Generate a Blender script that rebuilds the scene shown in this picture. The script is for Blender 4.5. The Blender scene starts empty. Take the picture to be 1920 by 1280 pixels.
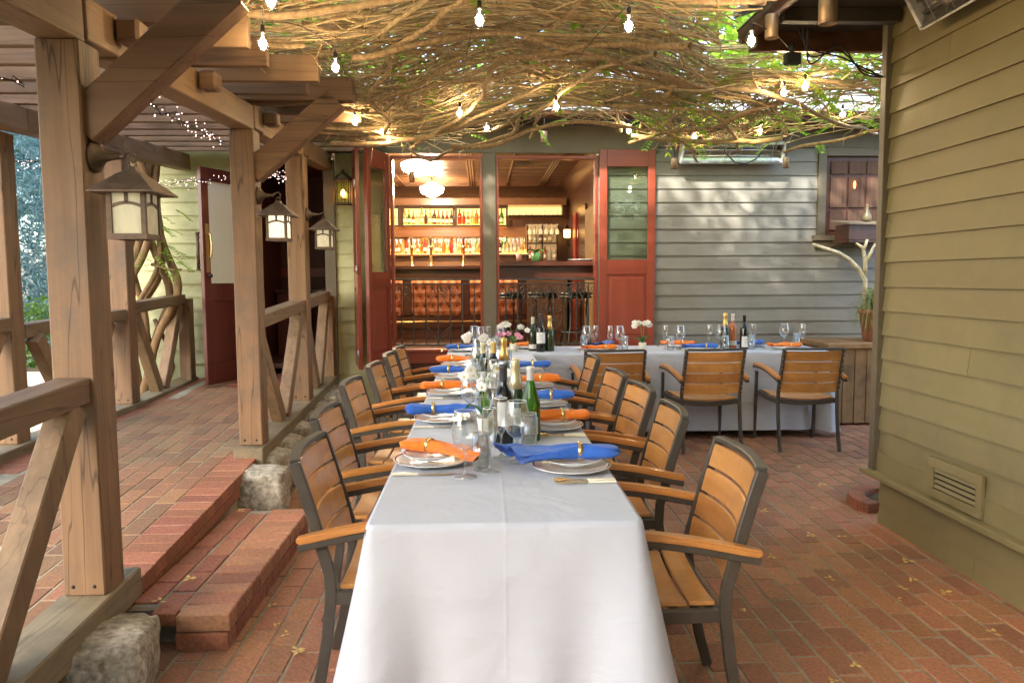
import bpy, bmesh, math, random
from mathutils import Vector, Matrix, noise
RN = random.Random(11)
PI = math.pi
sc = bpy.context.scene
COL = sc.collection

# ------------------------------------------------------------------ camera
CAM_H = 1.42
PITCH, YAW, ROLL = math.radians(4.73), math.radians(2.2), math.radians(0.3)
F = Vector((math.sin(YAW) * math.cos(PITCH), math.cos(YAW) * math.cos(PITCH), -math.sin(PITCH)))
RX = Vector((math.cos(YAW), -math.sin(YAW), 0))
UP = RX.cross(F)
RV = RX * math.cos(ROLL) - UP * math.sin(ROLL)
UV = UP * math.cos(ROLL) + RX * math.sin(ROLL)
cd = bpy.data.cameras.new('camera')
cd.sensor_width = 36; cd.lens = 36 * 1425 / 1920; cd.clip_start = 0.05; cd.clip_end = 2000
cam = bpy.data.objects.new('camera', cd); COL.objects.link(cam)
mw = Matrix.Identity(4)
for i, v in enumerate((RV, UV, -F)):
    for j in range(3): mw[j][i] = v[j]
mw.translation = Vector((0, 0, CAM_H))
cam.matrix_world = mw
sc.camera = cam
def in_view(p, m=40):
    d = Vector(p) - Vector((0, 0, CAM_H)); w = d.dot(F)
    if w < .2: return False
    u = 960 + 1425 * d.dot(RV) / w; v = 640 - 1425 * d.dot(UV) / w
    return -m < u < 1920 + m and -m < v < 1280 + m

# ------------------------------------------------------------------ sky, sun, exposure
SUN = Vector((.5, .75, -.75)).normalized()        # direction the light travels
el = math.asin(-SUN.z); az = math.atan2(-SUN.x, -SUN.y)
w = bpy.data.worlds.new('World'); sc.world = w; w.use_nodes = True
nt = w.node_tree; nt.nodes.clear()
sky = nt.nodes.new('ShaderNodeTexSky'); sky.sky_type = 'NISHITA'; sky.sun_disc = False
sky.sun_elevation = el; sky.sun_rotation = az % (2 * PI)
sky.air_density = 1.0; sky.dust_density = 2.5; sky.ozone_density = 0.6
bg = nt.nodes.new('ShaderNodeBackground'); bg.inputs['Strength'].default_value = 0.15
wo = nt.nodes.new('ShaderNodeOutputWorld')
nt.links.new(sky.outputs[0], bg.inputs[0]); nt.links.new(bg.outputs[0], wo.inputs[0])
ld = bpy.data.lights.new('sun', 'SUN'); ld.energy = 2.0; ld.angle = math.radians(3.0); ld.color = (1, .97, .92)
sun = bpy.data.objects.new('sun', ld); COL.objects.link(sun)
sun.rotation_euler = SUN.to_track_quat('-Z', 'Y').to_euler(); sun.location = (-8, -10, 14)
vs = sc.view_settings
sc.display_settings.display_device = 'sRGB'
vs.view_transform = 'Standard'; vs.look = 'None'; vs.gamma = 1; vs.use_curve_mapping = False
vs.exposure = 3.1
sc.render.engine = 'CYCLES'
cy = sc.cycles
cy.use_denoising = True
cy.max_bounces = 10; cy.diffuse_bounces = 5; cy.glossy_bounces = 4; cy.transmission_bounces = 8; cy.transparent_max_bounces = 24
cy.sample_clamp_indirect = 6; cy.caustics_reflective = False; cy.caustics_refractive = False

# ------------------------------------------------------------------ materials
MATS = {}
def _ramp(n, nt, pts):
    r = nt.nodes.new('ShaderNodeValToRGB'); e = r.color_ramp.elements
    while len(e) < len(pts): e.new(.5)
    for k, (p, c) in enumerate(pts): e[k].position = p; e[k].color = (*c, 1) if len(c) == 3 else c
    return r
def M(name, c1, c2=None, scale=8, stretch=(1, 1, 1), rough=.6, rough2=None, metal=0, bump=.0, bscale=None, spec=.5, coat=0, rnd=0, dirt=None, dirt_scale=2.0,
      trans=0, emit=None, estr=0, cracks=0, sheen=0, subs=0, ior=1.45, detail=4, knots=0, speck=0, spk=.3):
    """principled material: two-colour noise, optional random value per piece, dirt patches, cracks and bump"""
    if name in MATS: return MATS[name]
    m = bpy.data.materials.new(name); m.use_nodes = True; MATS[name] = m
    nt = m.node_tree; N = nt.nodes; L = nt.links
    b = N['Principled BSDF']
    b.inputs['Roughness'].default_value = rough; b.inputs['Metallic'].default_value = metal
    b.inputs['Specular IOR Level'].default_value = spec; b.inputs['Coat Weight'].default_value = coat
    b.inputs['Coat Roughness'].default_value = .18; b.inputs['IOR'].default_value = ior
    b.inputs['Transmission Weight'].default_value = trans
    b.inputs['Sheen Weight'].default_value = sheen
    if emit: b.inputs['Emission Color'].default_value = (*emit, 1); b.inputs['Emission Strength'].default_value = estr
    tc = N.new('ShaderNodeTexCoord'); mp = N.new('ShaderNodeMapping'); L.new(tc.outputs['Object'], mp.inputs[0])
    mp.inputs['Scale'].default_value = stretch
    oi = N.new('ShaderNodeObjectInfo'); gm = N.new('ShaderNodeNewGeometry')
    ra = N.new('ShaderNodeMath'); ra.operation = 'ADD'; L.new(oi.outputs['Random'], ra.inputs[0]); L.new(gm.outputs['Random Per Island'], ra.inputs[1])
    rf = N.new('ShaderNodeMath'); rf.operation = 'FRACT'; L.new(ra.outputs[0], rf.inputs[0])
    # shift texture by random value so that copies differ
    sh = N.new('ShaderNodeVectorMath'); sh.operation = 'ADD'; L.new(mp.outputs[0], sh.inputs[0])
    sm = N.new('ShaderNodeMath'); sm.operation = 'MULTIPLY'; sm.inputs[1].default_value = 37.0; L.new(oi.outputs['Random'], sm.inputs[0])
    L.new(sm.outputs[0], sh.inputs[1])
    n1 = N.new('ShaderNodeTexNoise'); n1.inputs['Scale'].default_value = scale; n1.inputs['Detail'].default_value = detail; n1.inputs['Roughness'].default_value = .62
    L.new(sh.outputs[0], n1.inputs['Vector'])
    if c2 is None: c2 = c1
    rp = _ramp('r', nt, [(.32, c1), (.68, c2)]); L.new(n1.outputs['Fac'], rp.inputs[0])
    colr = rp.outputs[0]
    if dirt is not None:
        n2 = N.new('ShaderNodeTexNoise'); n2.inputs['Scale'].default_value = dirt_scale; n2.inputs['Detail'].default_value = 6; n2.inputs['Roughness'].default_value = .7
        L.new(gm.outputs['Position'], n2.inputs['Vector'])
        rr = _ramp('d', nt, [(.48, (0, 0, 0)), (.72, (1, 1, 1))]); L.new(n2.outputs['Fac'], rr.inputs[0])
        mx = N.new('ShaderNodeMix'); mx.data_type = 'RGBA'; L.new(rr.outputs[0], mx.inputs[0]); L.new(colr, mx.inputs[6]); mx.inputs[7].default_value = (*dirt, 1)
        colr = mx.outputs[2]
    if cracks:
        n3 = N.new('ShaderNodeTexNoise'); n3.inputs['Scale'].default_value = scale * .7; n3.inputs['Detail'].default_value = 2
        L.new(sh.outputs[0], n3.inputs['Vector'])
        cr = _ramp('c', nt, [(.488, (1, 1, 1)), (.5, (1 - cracks,) * 3), (.512, (1, 1, 1))]); L.new(n3.outputs['Fac'], cr.inputs[0])
        mx = N.new('ShaderNodeMix'); mx.data_type = 'RGBA'; mx.blend_type = 'MULTIPLY'; mx.inputs[0].default_value = 1
        L.new(colr, mx.inputs[6]); L.new(cr.outputs[0], mx.inputs[7]); colr = mx.outputs[2]
    if knots:                                          # dark round knots scattered over the timber
        kv = N.new('ShaderNodeTexVoronoi'); kv.inputs['Scale'].default_value = knots; km = N.new('ShaderNodeMapping'); L.new(tc.outputs['Object'], km.inputs[0])
        km.inputs['Scale'].default_value = tuple(max(.45, q) for q in stretch); ks = N.new('ShaderNodeVectorMath'); ks.operation = 'ADD'; L.new(km.outputs[0], ks.inputs[0]); L.new(sm.outputs[0], ks.inputs[1]); L.new(ks.outputs[0], kv.inputs['Vector'])
        kr = _ramp('k', nt, [(0, (.25, .2, .18)), (.05, (.45, .4, .36)), (.075, (.8, .78, .75)), (.1, (1, 1, 1))]); L.new(kv.outputs['Distance'], kr.inputs[0])
        mx = N.new('ShaderNodeMix'); mx.data_type = 'RGBA'; mx.blend_type = 'MULTIPLY'; mx.inputs[0].default_value = 1; L.new(colr, mx.inputs[6]); L.new(kr.outputs[0], mx.inputs[7]); colr = mx.outputs[2]
    if speck:                                          # fine dark and pale grains
        ns = N.new('ShaderNodeTexNoise'); ns.inputs['Scale'].default_value = speck; ns.inputs['Detail'].default_value = 2; L.new(tc.outputs['Object'], ns.inputs['Vector'])
        sr = _ramp('s', nt, [(.36, (1 - .5 * spk,) * 3), (.5, (1, 1, 1)), (.68, (1 + .5 * spk,) * 3)]); L.new(ns.outputs['Fac'], sr.inputs[0])
        mx = N.new('ShaderNodeMix'); mx.data_type = 'RGBA'; mx.blend_type = 'MULTIPLY'; mx.inputs[0].default_value = 1; L.new(colr, mx.inputs[6]); L.new(sr.outputs[0], mx.inputs[7]); colr = mx.outputs[2]
    if rnd:
        hs = N.new('ShaderNodeHueSaturation'); mr = N.new('ShaderNodeMapRange'); L.new(rf.outputs[0], mr.inputs[0])
        mr.inputs['To Min'].default_value = 1 - rnd; mr.inputs['To Max'].default_value = 1 + rnd
        L.new(mr.outputs[0], hs.inputs['Value']); L.new(colr, hs.inputs['Color'])
        mh = N.new('ShaderNodeMapRange'); r7 = N.new('ShaderNodeMath'); r7.operation = 'MULTIPLY'; r7.inputs[1].default_value = 7.3
        r8 = N.new('ShaderNodeMath'); r8.operation = 'FRACT'; L.new(rf.outputs[0], r7.inputs[0]); L.new(r7.outputs[0], r8.inputs[0])
        L.new(r8.outputs[0], mh.inputs[0]); mh.inputs['To Min'].default_value = .5 - rnd * .03; mh.inputs['To Max'].default_value = .5 + rnd * .045
        L.new(mh.outputs[0], hs.inputs['Hue']); colr = hs.outputs[0]
    L.new(colr, b.inputs['Base Color'])
    if rough2 is not None:
        mr = N.new('ShaderNodeMapRange'); L.new(n1.outputs['Fac'], mr.inputs[0]); mr.inputs['From Min'].default_value = .3; mr.inputs['From Max'].default_value = .7
        mr.inputs['To Min'].default_value = rough; mr.inputs['To Max'].default_value = rough2; L.new(mr.outputs[0], b.inputs['Roughness'])
    if bump:
        bp = N.new('ShaderNodeBump'); bp.inputs['Strength'].default_value = bump; bp.inputs['Distance'].default_value = .01
        if bscale:
            nb = N.new('ShaderNodeTexNoise'); nb.inputs['Scale'].default_value = bscale; nb.inputs['Detail'].default_value = 5; L.new(sh.outputs[0], nb.inputs['Vector'])
            L.new(nb.outputs['Fac'], bp.inputs['Height'])
        else: L.new(n1.outputs['Fac'], bp.inputs['Height'])
        L.new(bp.outputs[0], b.inputs['Normal'])
    return m
def wood(name, c1, c2, axis, scale=22, **k):
    st = [1, 1, 1]; st['xyz'.index(axis)] = .06
    k.setdefault('bump', .25); k.setdefault('rough', .62); k.setdefault('detail', 6)
    return M(name, c1, c2, scale=scale, stretch=tuple(st), **k)
def thin_glass(name, tint=(1, 1, 1), boost=1.0, rough=0.0, base=.03, edge=None):
    if name in MATS: return MATS[name]
    m = bpy.data.materials.new(name); m.use_nodes = True; MATS[name] = m
    nt = m.node_tree; N = nt.nodes; L = nt.links; N.clear()
    out = N.new('ShaderNodeOutputMaterial'); t = N.new('ShaderNodeBsdfTransparent'); t.inputs[0].default_value = (*tint, 1)
    g = N.new('ShaderNodeBsdfGlossy'); g.inputs['Roughness'].default_value = rough
    lw = N.new('ShaderNodeLayerWeight'); lw.inputs['Blend'].default_value = .35
    pw = N.new('ShaderNodeMath'); pw.operation = 'POWER'; pw.inputs[1].default_value = 1.7; L.new(lw.outputs['Facing'], pw.inputs[0])
    mr = N.new('ShaderNodeMapRange'); L.new(pw.outputs[0], mr.inputs[0]); mr.inputs['To Min'].default_value = base; mr.inputs['To Max'].default_value = boost
    if edge:
        p3 = N.new('ShaderNodeMath'); p3.operation = 'POWER'; p3.inputs[1].default_value = 3.0; L.new(lw.outputs['Facing'], p3.inputs[0])
        cm = N.new('ShaderNodeMix'); cm.data_type = 'RGBA'; L.new(p3.outputs[0], cm.inputs[0]); cm.inputs[6].default_value = (*tint, 1); cm.inputs[7].default_value = (*edge, 1); L.new(cm.outputs[2], t.inputs[0])
    mx = N.new('ShaderNodeMixShader'); L.new(mr.outputs[0], mx.inputs[0]); L.new(t.outputs[0], mx.inputs[1]); L.new(g.outputs[0], mx.inputs[2])
    if edge:                                           # faint milky edge: light caught inside the glass
        df = N.new('ShaderNodeBsdfDiffuse'); df.inputs[0].default_value = (.85, .87, .86, 1)
        f2 = N.new('ShaderNodeMath'); f2.operation = 'MULTIPLY'; f2.inputs[1].default_value = .42; L.new(pw.outputs[0], f2.inputs[0])
        m2 = N.new('ShaderNodeMixShader'); L.new(f2.outputs[0], m2.inputs[0]); L.new(mx.outputs[0], m2.inputs[1]); L.new(df.outputs[0], m2.inputs[2]); mx = m2
    L.new(mx.outputs[0], out.inputs[0]); return m
def leaf_mat(name, c1, c2, trans=.5):
    if name in MATS: return MATS[name]
    m = bpy.data.materials.new(name); m.use_nodes = True; MATS[name] = m
    nt = m.node_tree; N = nt.nodes; L = nt.links; N.clear()
    out = N.new('ShaderNodeOutputMaterial'); gm = N.new('ShaderNodeNewGeometry')
    rp = _ramp('r', nt, [(0, c1), (1, c2)]); L.new(gm.outputs['Random Per Island'], rp.inputs[0])
    d = N.new('ShaderNodeBsdfPrincipled'); d.inputs['Roughness'].default_value = .5; L.new(rp.outputs[0], d.inputs['Base Color'])
    t = N.new('ShaderNodeBsdfTranslucent'); L.new(rp.outputs[0], t.inputs[0])
    mx = N.new('ShaderNodeMixShader'); mx.inputs[0].default_value = trans; L.new(d.outputs[0], mx.inputs[1]); L.new(t.outputs[0], mx.inputs[2])
    L.new(mx.outputs[0], out.inputs[0]); return m
def glow(name, c, s, sample=True):
    if name in MATS: return MATS[name]
    m = bpy.data.materials.new(name); m.use_nodes = True; MATS[name] = m
    nt = m.node_tree; nt.nodes.clear(); o = nt.nodes.new('ShaderNodeOutputMaterial'); e = nt.nodes.new('ShaderNodeEmission')
    e.inputs[0].default_value = (*c, 1); e.inputs[1].default_value = s; nt.links.new(e.outputs[0], o.inputs[0])
    if not sample: m.cycles.emission_sampling = 'NONE'
    return m

# ------------------------------------------------------------------ mesh builder
class MB:
    def __init__(s): s.v = []; s.f = []; s.sm = []
    def add(s, vs, fs, smooth=False):
        o = len(s.v); s.v += [tuple(p) for p in vs]
        for f in fs: s.f.append(tuple(i + o for i in f)); s.sm.append(smooth)
        return s
    def box(s, x0, x1, y0, y1, z0, z1):
        vs = [(x, y, z) for z in (z0, z1) for y in (y0, y1) for x in (x0, x1)]
        return s.add(vs, [(0, 2, 3, 1), (4, 5, 7, 6), (0, 1, 5, 4), (2, 6, 7, 3), (0, 4, 6, 2), (1, 3, 7, 5)])
    def hexa(s, vs): return s.add(vs, [(0, 2, 3, 1), (4, 5, 7, 6), (0, 1, 5, 4), (2, 6, 7, 3), (0, 4, 6, 2), (1, 3, 7, 5)])
    def sweep(s, pts, side, w, h, smooth=False, ws=None, hs=None):
        """rectangular bar along pts; 'side' is the direction of the width w, height h is across it"""
        pts = [Vector(p) for p in pts]; n = len(pts); vs = []; sd0 = Vector(side).normalized()
        for i, p in enumerate(pts):
            t = (pts[min(i + 1, n - 1)] - pts[max(i - 1, 0)]).normalized()
            sd = (sd0 - t * sd0.dot(t)).normalized(); up = sd.cross(t).normalized()
            a = (ws[i] if ws else w) / 2; b = (hs[i] if hs else h) / 2
            vs += [p + sd * a + up * b, p - sd * a + up * b, p - sd * a - up * b, p + sd * a - up * b]
        fs = []
        for i in range(n - 1):
            o = i * 4
            for k in range(4): fs.append((o + k, o + (k + 1) % 4, o + 4 + (k + 1) % 4, o + 4 + k))
        fs += [(3, 2, 1, 0), tuple((n - 1) * 4 + k for k in range(4))]
        return s.add(vs, fs, smooth)
    def tube(s, pts, r, n=8, smooth=True, cap=True):
        pts = [Vector(p) for p in pts]; m = len(pts); vs = []
        rs = r if isinstance(r, (list, tuple)) else [r] * m
        t0 = (pts[1] - pts[0]).normalized()
        a = t0.orthogonal().normalized()
        for i, p in enumerate(pts):
            t = (pts[min(i + 1, m - 1)] - pts[max(i - 1, 0)])
            t = t.normalized() if t.length > 1e-9 else t0
            a = (a - t * a.dot(t)); a = a.normalized() if a.length > 1e-6 else t.orthogonal().normalized()
            b = t.cross(a)
            for k in range(n):
                q = 2 * PI * k / n; vs.append(p + (a * math.cos(q) + b * math.sin(q)) * rs[i])
        fs = [(i * n + k, i * n + (k + 1) % n, (i + 1) * n + (k + 1) % n, (i + 1) * n + k) for i in range(m - 1) for k in range(n)]
        if cap: fs += [tuple(range(n))[::-1], tuple((m - 1) * n + k for k in range(n))]
        return s.add(vs, fs, smooth)
    def lathe(s, prof, c=(0, 0, 0), n=20, axis='z', smooth=True, closed=False):
        vs = []; c = Vector(c)
        for r, z in prof:
            for k in range(n):
                q = 2 * PI * k / n; x, y = r * math.cos(q), r * math.sin(q)
                vs.append(c + (Vector((x, y, z)) if axis == 'z' else Vector((z, x, y)) if axis == 'x' else Vector((y, z, x))))
        m = len(prof); fs = []
        for i in range(m - 1 + (1 if closed else 0)):
            j = (i + 1) % m
            for k in range(n): fs.append((i * n + k, i * n + (k + 1) % n, j * n + (k + 1) % n, j * n + k))
        if not closed:
            if prof[0][0] > 1e-5: fs.append(tuple(range(n))[::-1])
            if prof[-1][0] > 1e-5: fs.append(tuple((m - 1) * n + k for k in range(n)))
        return s.add(vs, fs, smooth)
    def shell(s, prof, c=(0, 0, 0), n=20):
        """open surface of revolution without caps"""
        vs = []; c = Vector(c)
        for r, z in prof:
            for k in range(n): q = 2 * PI * k / n; vs.append(c + Vector((r * math.cos(q), r * math.sin(q), z)))
        fs = [(i * n + k, i * n + (k + 1) % n, (i + 1) * n + (k + 1) % n, (i + 1) * n + k) for i in range(len(prof) - 1) for k in range(n)]
        return s.add(vs, fs, True)
    def grid(s, fn, nu, nv, smooth=True, wrap=False):
        vs = [fn(i / nu, j / nv) for i in range(nu + 1) for j in range(nv + 1)]
        fs = [(i * (nv + 1) + j, (i + 1) * (nv + 1) + j, (i + 1) * (nv + 1) + j + 1, i * (nv + 1) + j + 1) for i in range(nu) for j in range(nv)]
        return s.add(vs, fs, smooth)
    def ball(s, c, r, n=10, m=7, sq=(1, 1, 1)):
        prof = [(r * math.sin(PI * i / m), -r * math.cos(PI * i / m)) for i in range(m + 1)]
        prof[0] = (r * .01, -r); prof[-1] = (r * .01, r)
        k = len(s.v); s.lathe(prof, (0, 0, 0), n)
        c = Vector(c)
        for i in range(k, len(s.v)): p = s.v[i]; s.v[i] = (c.x + p[0] * sq[0], c.y + p[1] * sq[1], c.z + p[2] * sq[2])
        return s
    def mesh(s, name, mat, bevel=0, normals=True, seg=1):
        me = bpy.data.meshes.new(name); me.from_pydata(s.v, [], s.f)
        me.polygons.foreach_set('use_smooth', s.sm)
        if normals or bevel:
            bm = bmesh.new(); bm.from_mesh(me)
            if bevel: bmesh.ops.bevel(bm, geom=bm.edges[:], offset=bevel, segments=seg, affect='EDGES', clamp_overlap=True)
            bmesh.ops.recalc_face_normals(bm, faces=bm.faces[:]); bm.to_mesh(me); bm.free()
        if mat is not None: me.materials.append(mat)
        return me
    def build(s, name, mat, parent=None, bevel=0, normals=True, kind=None, label=None, seg=1):
        return put(name, s.mesh(name, mat, bevel, normals, seg), parent, kind=kind, label=label)
def put(name, me, parent=None, loc=None, rot=None, kind=None, label=None, scale=None):
    o = bpy.data.objects.new(name, me); COL.objects.link(o)
    if parent: o.parent = parent
    if loc is not None: o.location = loc
    if rot is not None: o.rotation_euler = rot
    if scale is not None: o.scale = scale
    if kind: o['kind'] = kind
    if label: o['label'] = label
    return o
def tag(o, label, cat, group=None):
    o['label'] = label; o['category'] = cat
    if group: o['group'] = group
    return o
def thing(name, label, cat, loc=(0, 0, 0), rz=0, group=None):
    o = bpy.data.objects.new(name, None); COL.objects.link(o); o.empty_display_size = .1
    o.location = loc; o.rotation_euler = (0, 0, rz)
    return tag(o, label, cat, group)
KIDS = {}
def copy_tree(o, parent=None):
    c = o.copy(); COL.objects.link(c)
    if parent is not None: c.parent = parent
    for ch in list(o.children): copy_tree(ch, c)
    return c
def place(proto, used, label, loc, rz=0, group=None):
    """first call moves the prototype itself, later calls copy it"""
    o = proto if not used else copy_tree(proto)
    used.append(1)
    o.location = loc; o.rotation_euler = (0, 0, rz); o['label'] = label
    if group: o['group'] = group
    return o
ORD = ['nearest', 'second', 'third', 'fourth', 'fifth', 'sixth', 'seventh', 'eighth']
# ------------------------------------------------------------------ ground, patio and walkway
m_soil = M('soil', (.05, .04, .025), (.11, .09, .05), 3, rough=.95, bump=.4)
m_mortar = M('mortar', (.26, .225, .15), (.35, .31, .215), 30, rough=.95, bump=.3, dirt=(.13, .12, .08), dirt_scale=2.2)
m_brick = M('brick', (.30, .12, .058), (.415, .185, .094), 55, rough=.66, rough2=.85, bump=.35, rnd=.2, dirt=(.22, .135, .075), dirt_scale=1.3, speck=70)
m_brick_red = M('brick_red', (.265, .095, .048), (.35, .14, .072), 55, rough=.8, bump=.45, rnd=.16, speck=60)
m_brick_walk = M('brick_walkway', (.245, .115, .052), (.34, .165, .08), 50, rough=.62, rough2=.8, bump=.3, rnd=.2, dirt=(.19, .15, .075), dirt_scale=1.2, speck=70)
gr = MB().box(-400, 400, -400, 400, -.3, -.06).build('ground', m_soil, kind='structure')

def brick_mesh(name, l, wd, h, m, j=.004):
    a, b = wd / 2, l / 2; i = j
    vs = [(-a, -b, -h), (a, -b, -h), (-a, b, -h), (a, b, -h), (-a, -b, -i), (a, -b, -i), (-a, b, -i), (a, b, -i),
          (-a + i, -b + i, 0), (a - i, -b + i, 0), (-a + i, b - i, 0), (a - i, b - i, 0)]
    fs = [(0, 1, 5, 4), (2, 6, 7, 3), (0, 4, 6, 2), (1, 3, 7, 5), (4, 5, 9, 8), (6, 10, 11, 7), (4, 8, 10, 6), (5, 7, 11, 9), (8, 9, 11, 10)]
    return MB().add(vs, fs).mesh(name, m)
PX, PY = .1105, .2175
patio = MB().box(-1.6, 5.2, -2.5, 7.8, -.055, -.0042).build('patio', m_mortar, kind='structure')
bm_v = [brick_mesh('brick', PY - .0095, PX - .0095, .05, m_brick, .003 + .001 * k) for k in range(3)]
cand = []
c0 = -1.395
for i in range(60):
    x = c0 + PX * (i + .5)
    for j in range(48):
        y = -1.0 + PY * (j + (.5 if i % 2 else 0) + .12 * math.sin(i * 2.3))
        if x > 2.34 and y < 4.2: continue
        if x > 4.6 or y > 7.7: continue
        vis = in_view((x, y, 0), 60) and not (-.3 < x < .42 and 1.9 < y < 6.7) and not (x > -.35 and 6.6 < y < 7.4 and x < 3.1)
        if x > 2.25 and (x - .0) / y > .56: vis = False
        if -1.4 < x < -.98 and 2.86 < y < 4.3: vis = False
        cand.append((0 if vis else 1, y, x))
cand.sort()
fld = MB()
for k, (nv, y, x) in enumerate(cand):
    dz = RN.uniform(-.0022, .0012); jx = RN.uniform(-.0016, .0016); rz = RN.uniform(-.012, .012)
    if nv == 0 and k < 296:
        put('brick', bm_v[k % 3], patio, (x + jx, y, dz), (RN.uniform(-.006, .006), RN.uniform(-.01, .01), rz + (PI if k % 5 < 2 else 0)))
    elif y > 0:
        a, b, i = PX / 2 - .0048, PY / 2 - .0048, .004
        vs = [(-a, -b, -.02), (a, -b, -.02), (-a, b, -.02), (a, b, -.02), (-a + i, -b + i, 0), (a - i, -b + i, 0), (-a + i, b - i, 0), (a - i, b - i, 0)]
        ca, sa = math.cos(rz), math.sin(rz)
        fld.add([(x + jx + p[0] * ca - p[1] * sa, y + p[0] * sa + p[1] * ca, p[2] + dz) for p in vs],
                [(0, 1, 5, 4), (2, 6, 7, 3), (0, 4, 6, 2), (1, 3, 7, 5), (4, 5, 7, 6)])
fld.build('brick_field', m_brick, patio, kind='stuff', normals=False)

# walkway ramp
WK = .05
def wz(y): return .19 + WK * (y - 2.75)
def wx(y): return -1.40 - .022 * (y - 2.75)        # its right edge
def lx(y): return -2.98 - .0 * (y - 2.75)          # its left edge
b = MB(); ys = (-1.5, 7.9)
b.hexa([(lx(ys[0]), ys[0], -.05), (wx(ys[0]) - .015, ys[0], -.05), (lx(ys[1]), ys[1], -.05), (wx(ys[1]) - .015, ys[1], -.05),
        (lx(ys[0]), ys[0], wz(ys[0]) - .0042), (wx(ys[0]) - .015, ys[0], wz(ys[0]) - .0042), (lx(ys[1]), ys[1], wz(ys[1]) - .0042), (wx(ys[1]) - .015, ys[1], wz(ys[1]) - .0042)])
m_mort2 = M('walkway_mortar', (.36, .33, .22), (.46, .42, .29), 30, rough=.95, bump=.3, dirt=(.25, .23, .14), dirt_scale=2.0)
walkway = b.build('walkway', m_mort2, kind='structure')
wb = [brick_mesh('walkway_brick', PY - .008, PX - .008, .06, m_brick_walk, .003 + .001 * k) for k in range(2)]
wr = brick_mesh('walkway_edge_brick', .2, PX - .008, .062, m_brick_red, .003)
sl = math.atan(WK); cnt = 0; wf = MB(); lst = []
for j in range(80):                                   # edge courses: headers across both sides
    y = .3 + PX * j
    if y > 7.75: break
    for sd in (0, 1):
        x = wx(y) - .1 if sd == 0 else lx(y) + .1
        if in_view((x, y, wz(y)), 30) and (sd == 0 or y > 4.6): lst.append((y, x, 'e'))
for i in range(11):
    for j in range(40):
        y = .4 + PY * (j + (.5 if i % 2 else 0)); x0 = wx(y) - .2 - PX * (i + .5)
        if x0 < lx(y) + .245 or y > 7.72: continue
        if in_view((x0, y, wz(y)), 30): lst.append((y, x0, 's'))
lst.sort()
for k, (y, x, t) in enumerate(lst):
    dz = RN.uniform(-.002, .001)
    if t == 'e': put('brick', wr, walkway, (x, y, wz(y) + dz), (0, -sl, PI / 2 + RN.uniform(-.01, .01)))
    else: put('brick', wb[k % 2], walkway, (x, y, wz(y) + dz), (sl, 0, RN.uniform(-.006, .006) + .022))
# riser course under the walkway edge, seen above the step
rb = brick_mesh('riser_brick', .2, .1, .06, m_brick_red, .004)
for j in range(8):
    y = 2.9 + j * .212
    put('brick', rb, walkway, (wx(y) - .056, y + .1, wz(y) - .066), (sl, 0, 0))

# brick step
st = thing('brick_step', 'low red brick step between the two big stones, leading up to the walkway', 'step', (-1.2, 3.5, 0))
core = MB().box(-.2, .19, -.56, .72, 0, .13).build('mortar_core', m_mortar, st)
hb = brick_mesh('step_header', .2, .096, .066, m_brick_red, .005)
hb2 = brick_mesh('step_header_warm', .2, .096, .066, m_brick, .005)
for j in range(13):
    y = -.59 + j * .1045
    for zc in (.142, .068):
        put('brick', hb2 if zc > .1 else hb, st, (.114 + (.002 if zc > .1 else -.004), y, zc + RN.uniform(-.002, .002)), (0, 0, PI / 2 + RN.uniform(-.02, .02)))
sb = brick_mesh('step_stretcher', .2, .098, .05, m_brick_red, .004)
for r, x in enumerate((-.048, -.158)):
    for j in range(6):
        y = -.5 + j * .212 + (.1 if r else 0)
        put('brick', sb, st, (x, y, .136 + RN.uniform(-.003, .002)), (0, 0, RN.uniform(-.02, .02)))

# stones
m_stone = M('stone', (.32, .28, .20), (.50, .45, .35), 14, rough=.95, bump=1.0, bscale=30, dirt=(.19, .17, .11), dirt_scale=5, speck=42, spk=.65)
def rock(label, c, s, seed, sub=4, rough=.22):
    bm = bmesh.new(); bmesh.ops.create_icosphere(bm, subdivisions=sub, radius=1)
    for v in bm.verts:
        p = v.co.copy()
        q = Vector([math.copysign(abs(t) ** .52, t) for t in p])
        d = 1 + rough * noise.noise(p * 1.3 + Vector((seed, 0, 0))) + .09 * noise.noise(p * 4 + Vector((seed, 3, 0))) + .035 * noise.noise(p * 11 + Vector((0, seed, 0)))
        q *= d
        v.co = Vector((q.x * s[0], q.y * s[1], q.z * s[2]))
    me = bpy.data.meshes.new('rock'); bm.to_mesh(me); bm.free(); me.materials.append(m_stone)
    for p in me.polygons: p.use_smooth = True
    return tag(put('boulder', me, None, c, (0, 0, seed)), label, 'stone', 'stones carrying the walkway railing')
rock('large pale boulder under the corner of the nearest post, beside the step', (-1.29, 2.60, .09), (.14, .19, .125), .2)
rock('small dark stone low under the nearest sill beam at the picture bottom', (-1.36, 2.2, .06), (.12, .19, .11), 1.3)
rock('rounded grey boulder under the second lantern post at the end of the step', (-1.36, 4.66, .12), (.17, .2, .15), .15)
for k, y in enumerate((5.05, 5.45, 5.85, 6.25, 6.65, 7.05, 7.4)):
    rock('%s rough stone in the low wall under the railing, counted from the second lantern post' % ORD[k], (-1.42 - .008 * k, y, .14 + .01 * k), (.13, .23, .15 + .006 * k), .1 * (k % 2) + .03 * k, 3)
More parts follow.
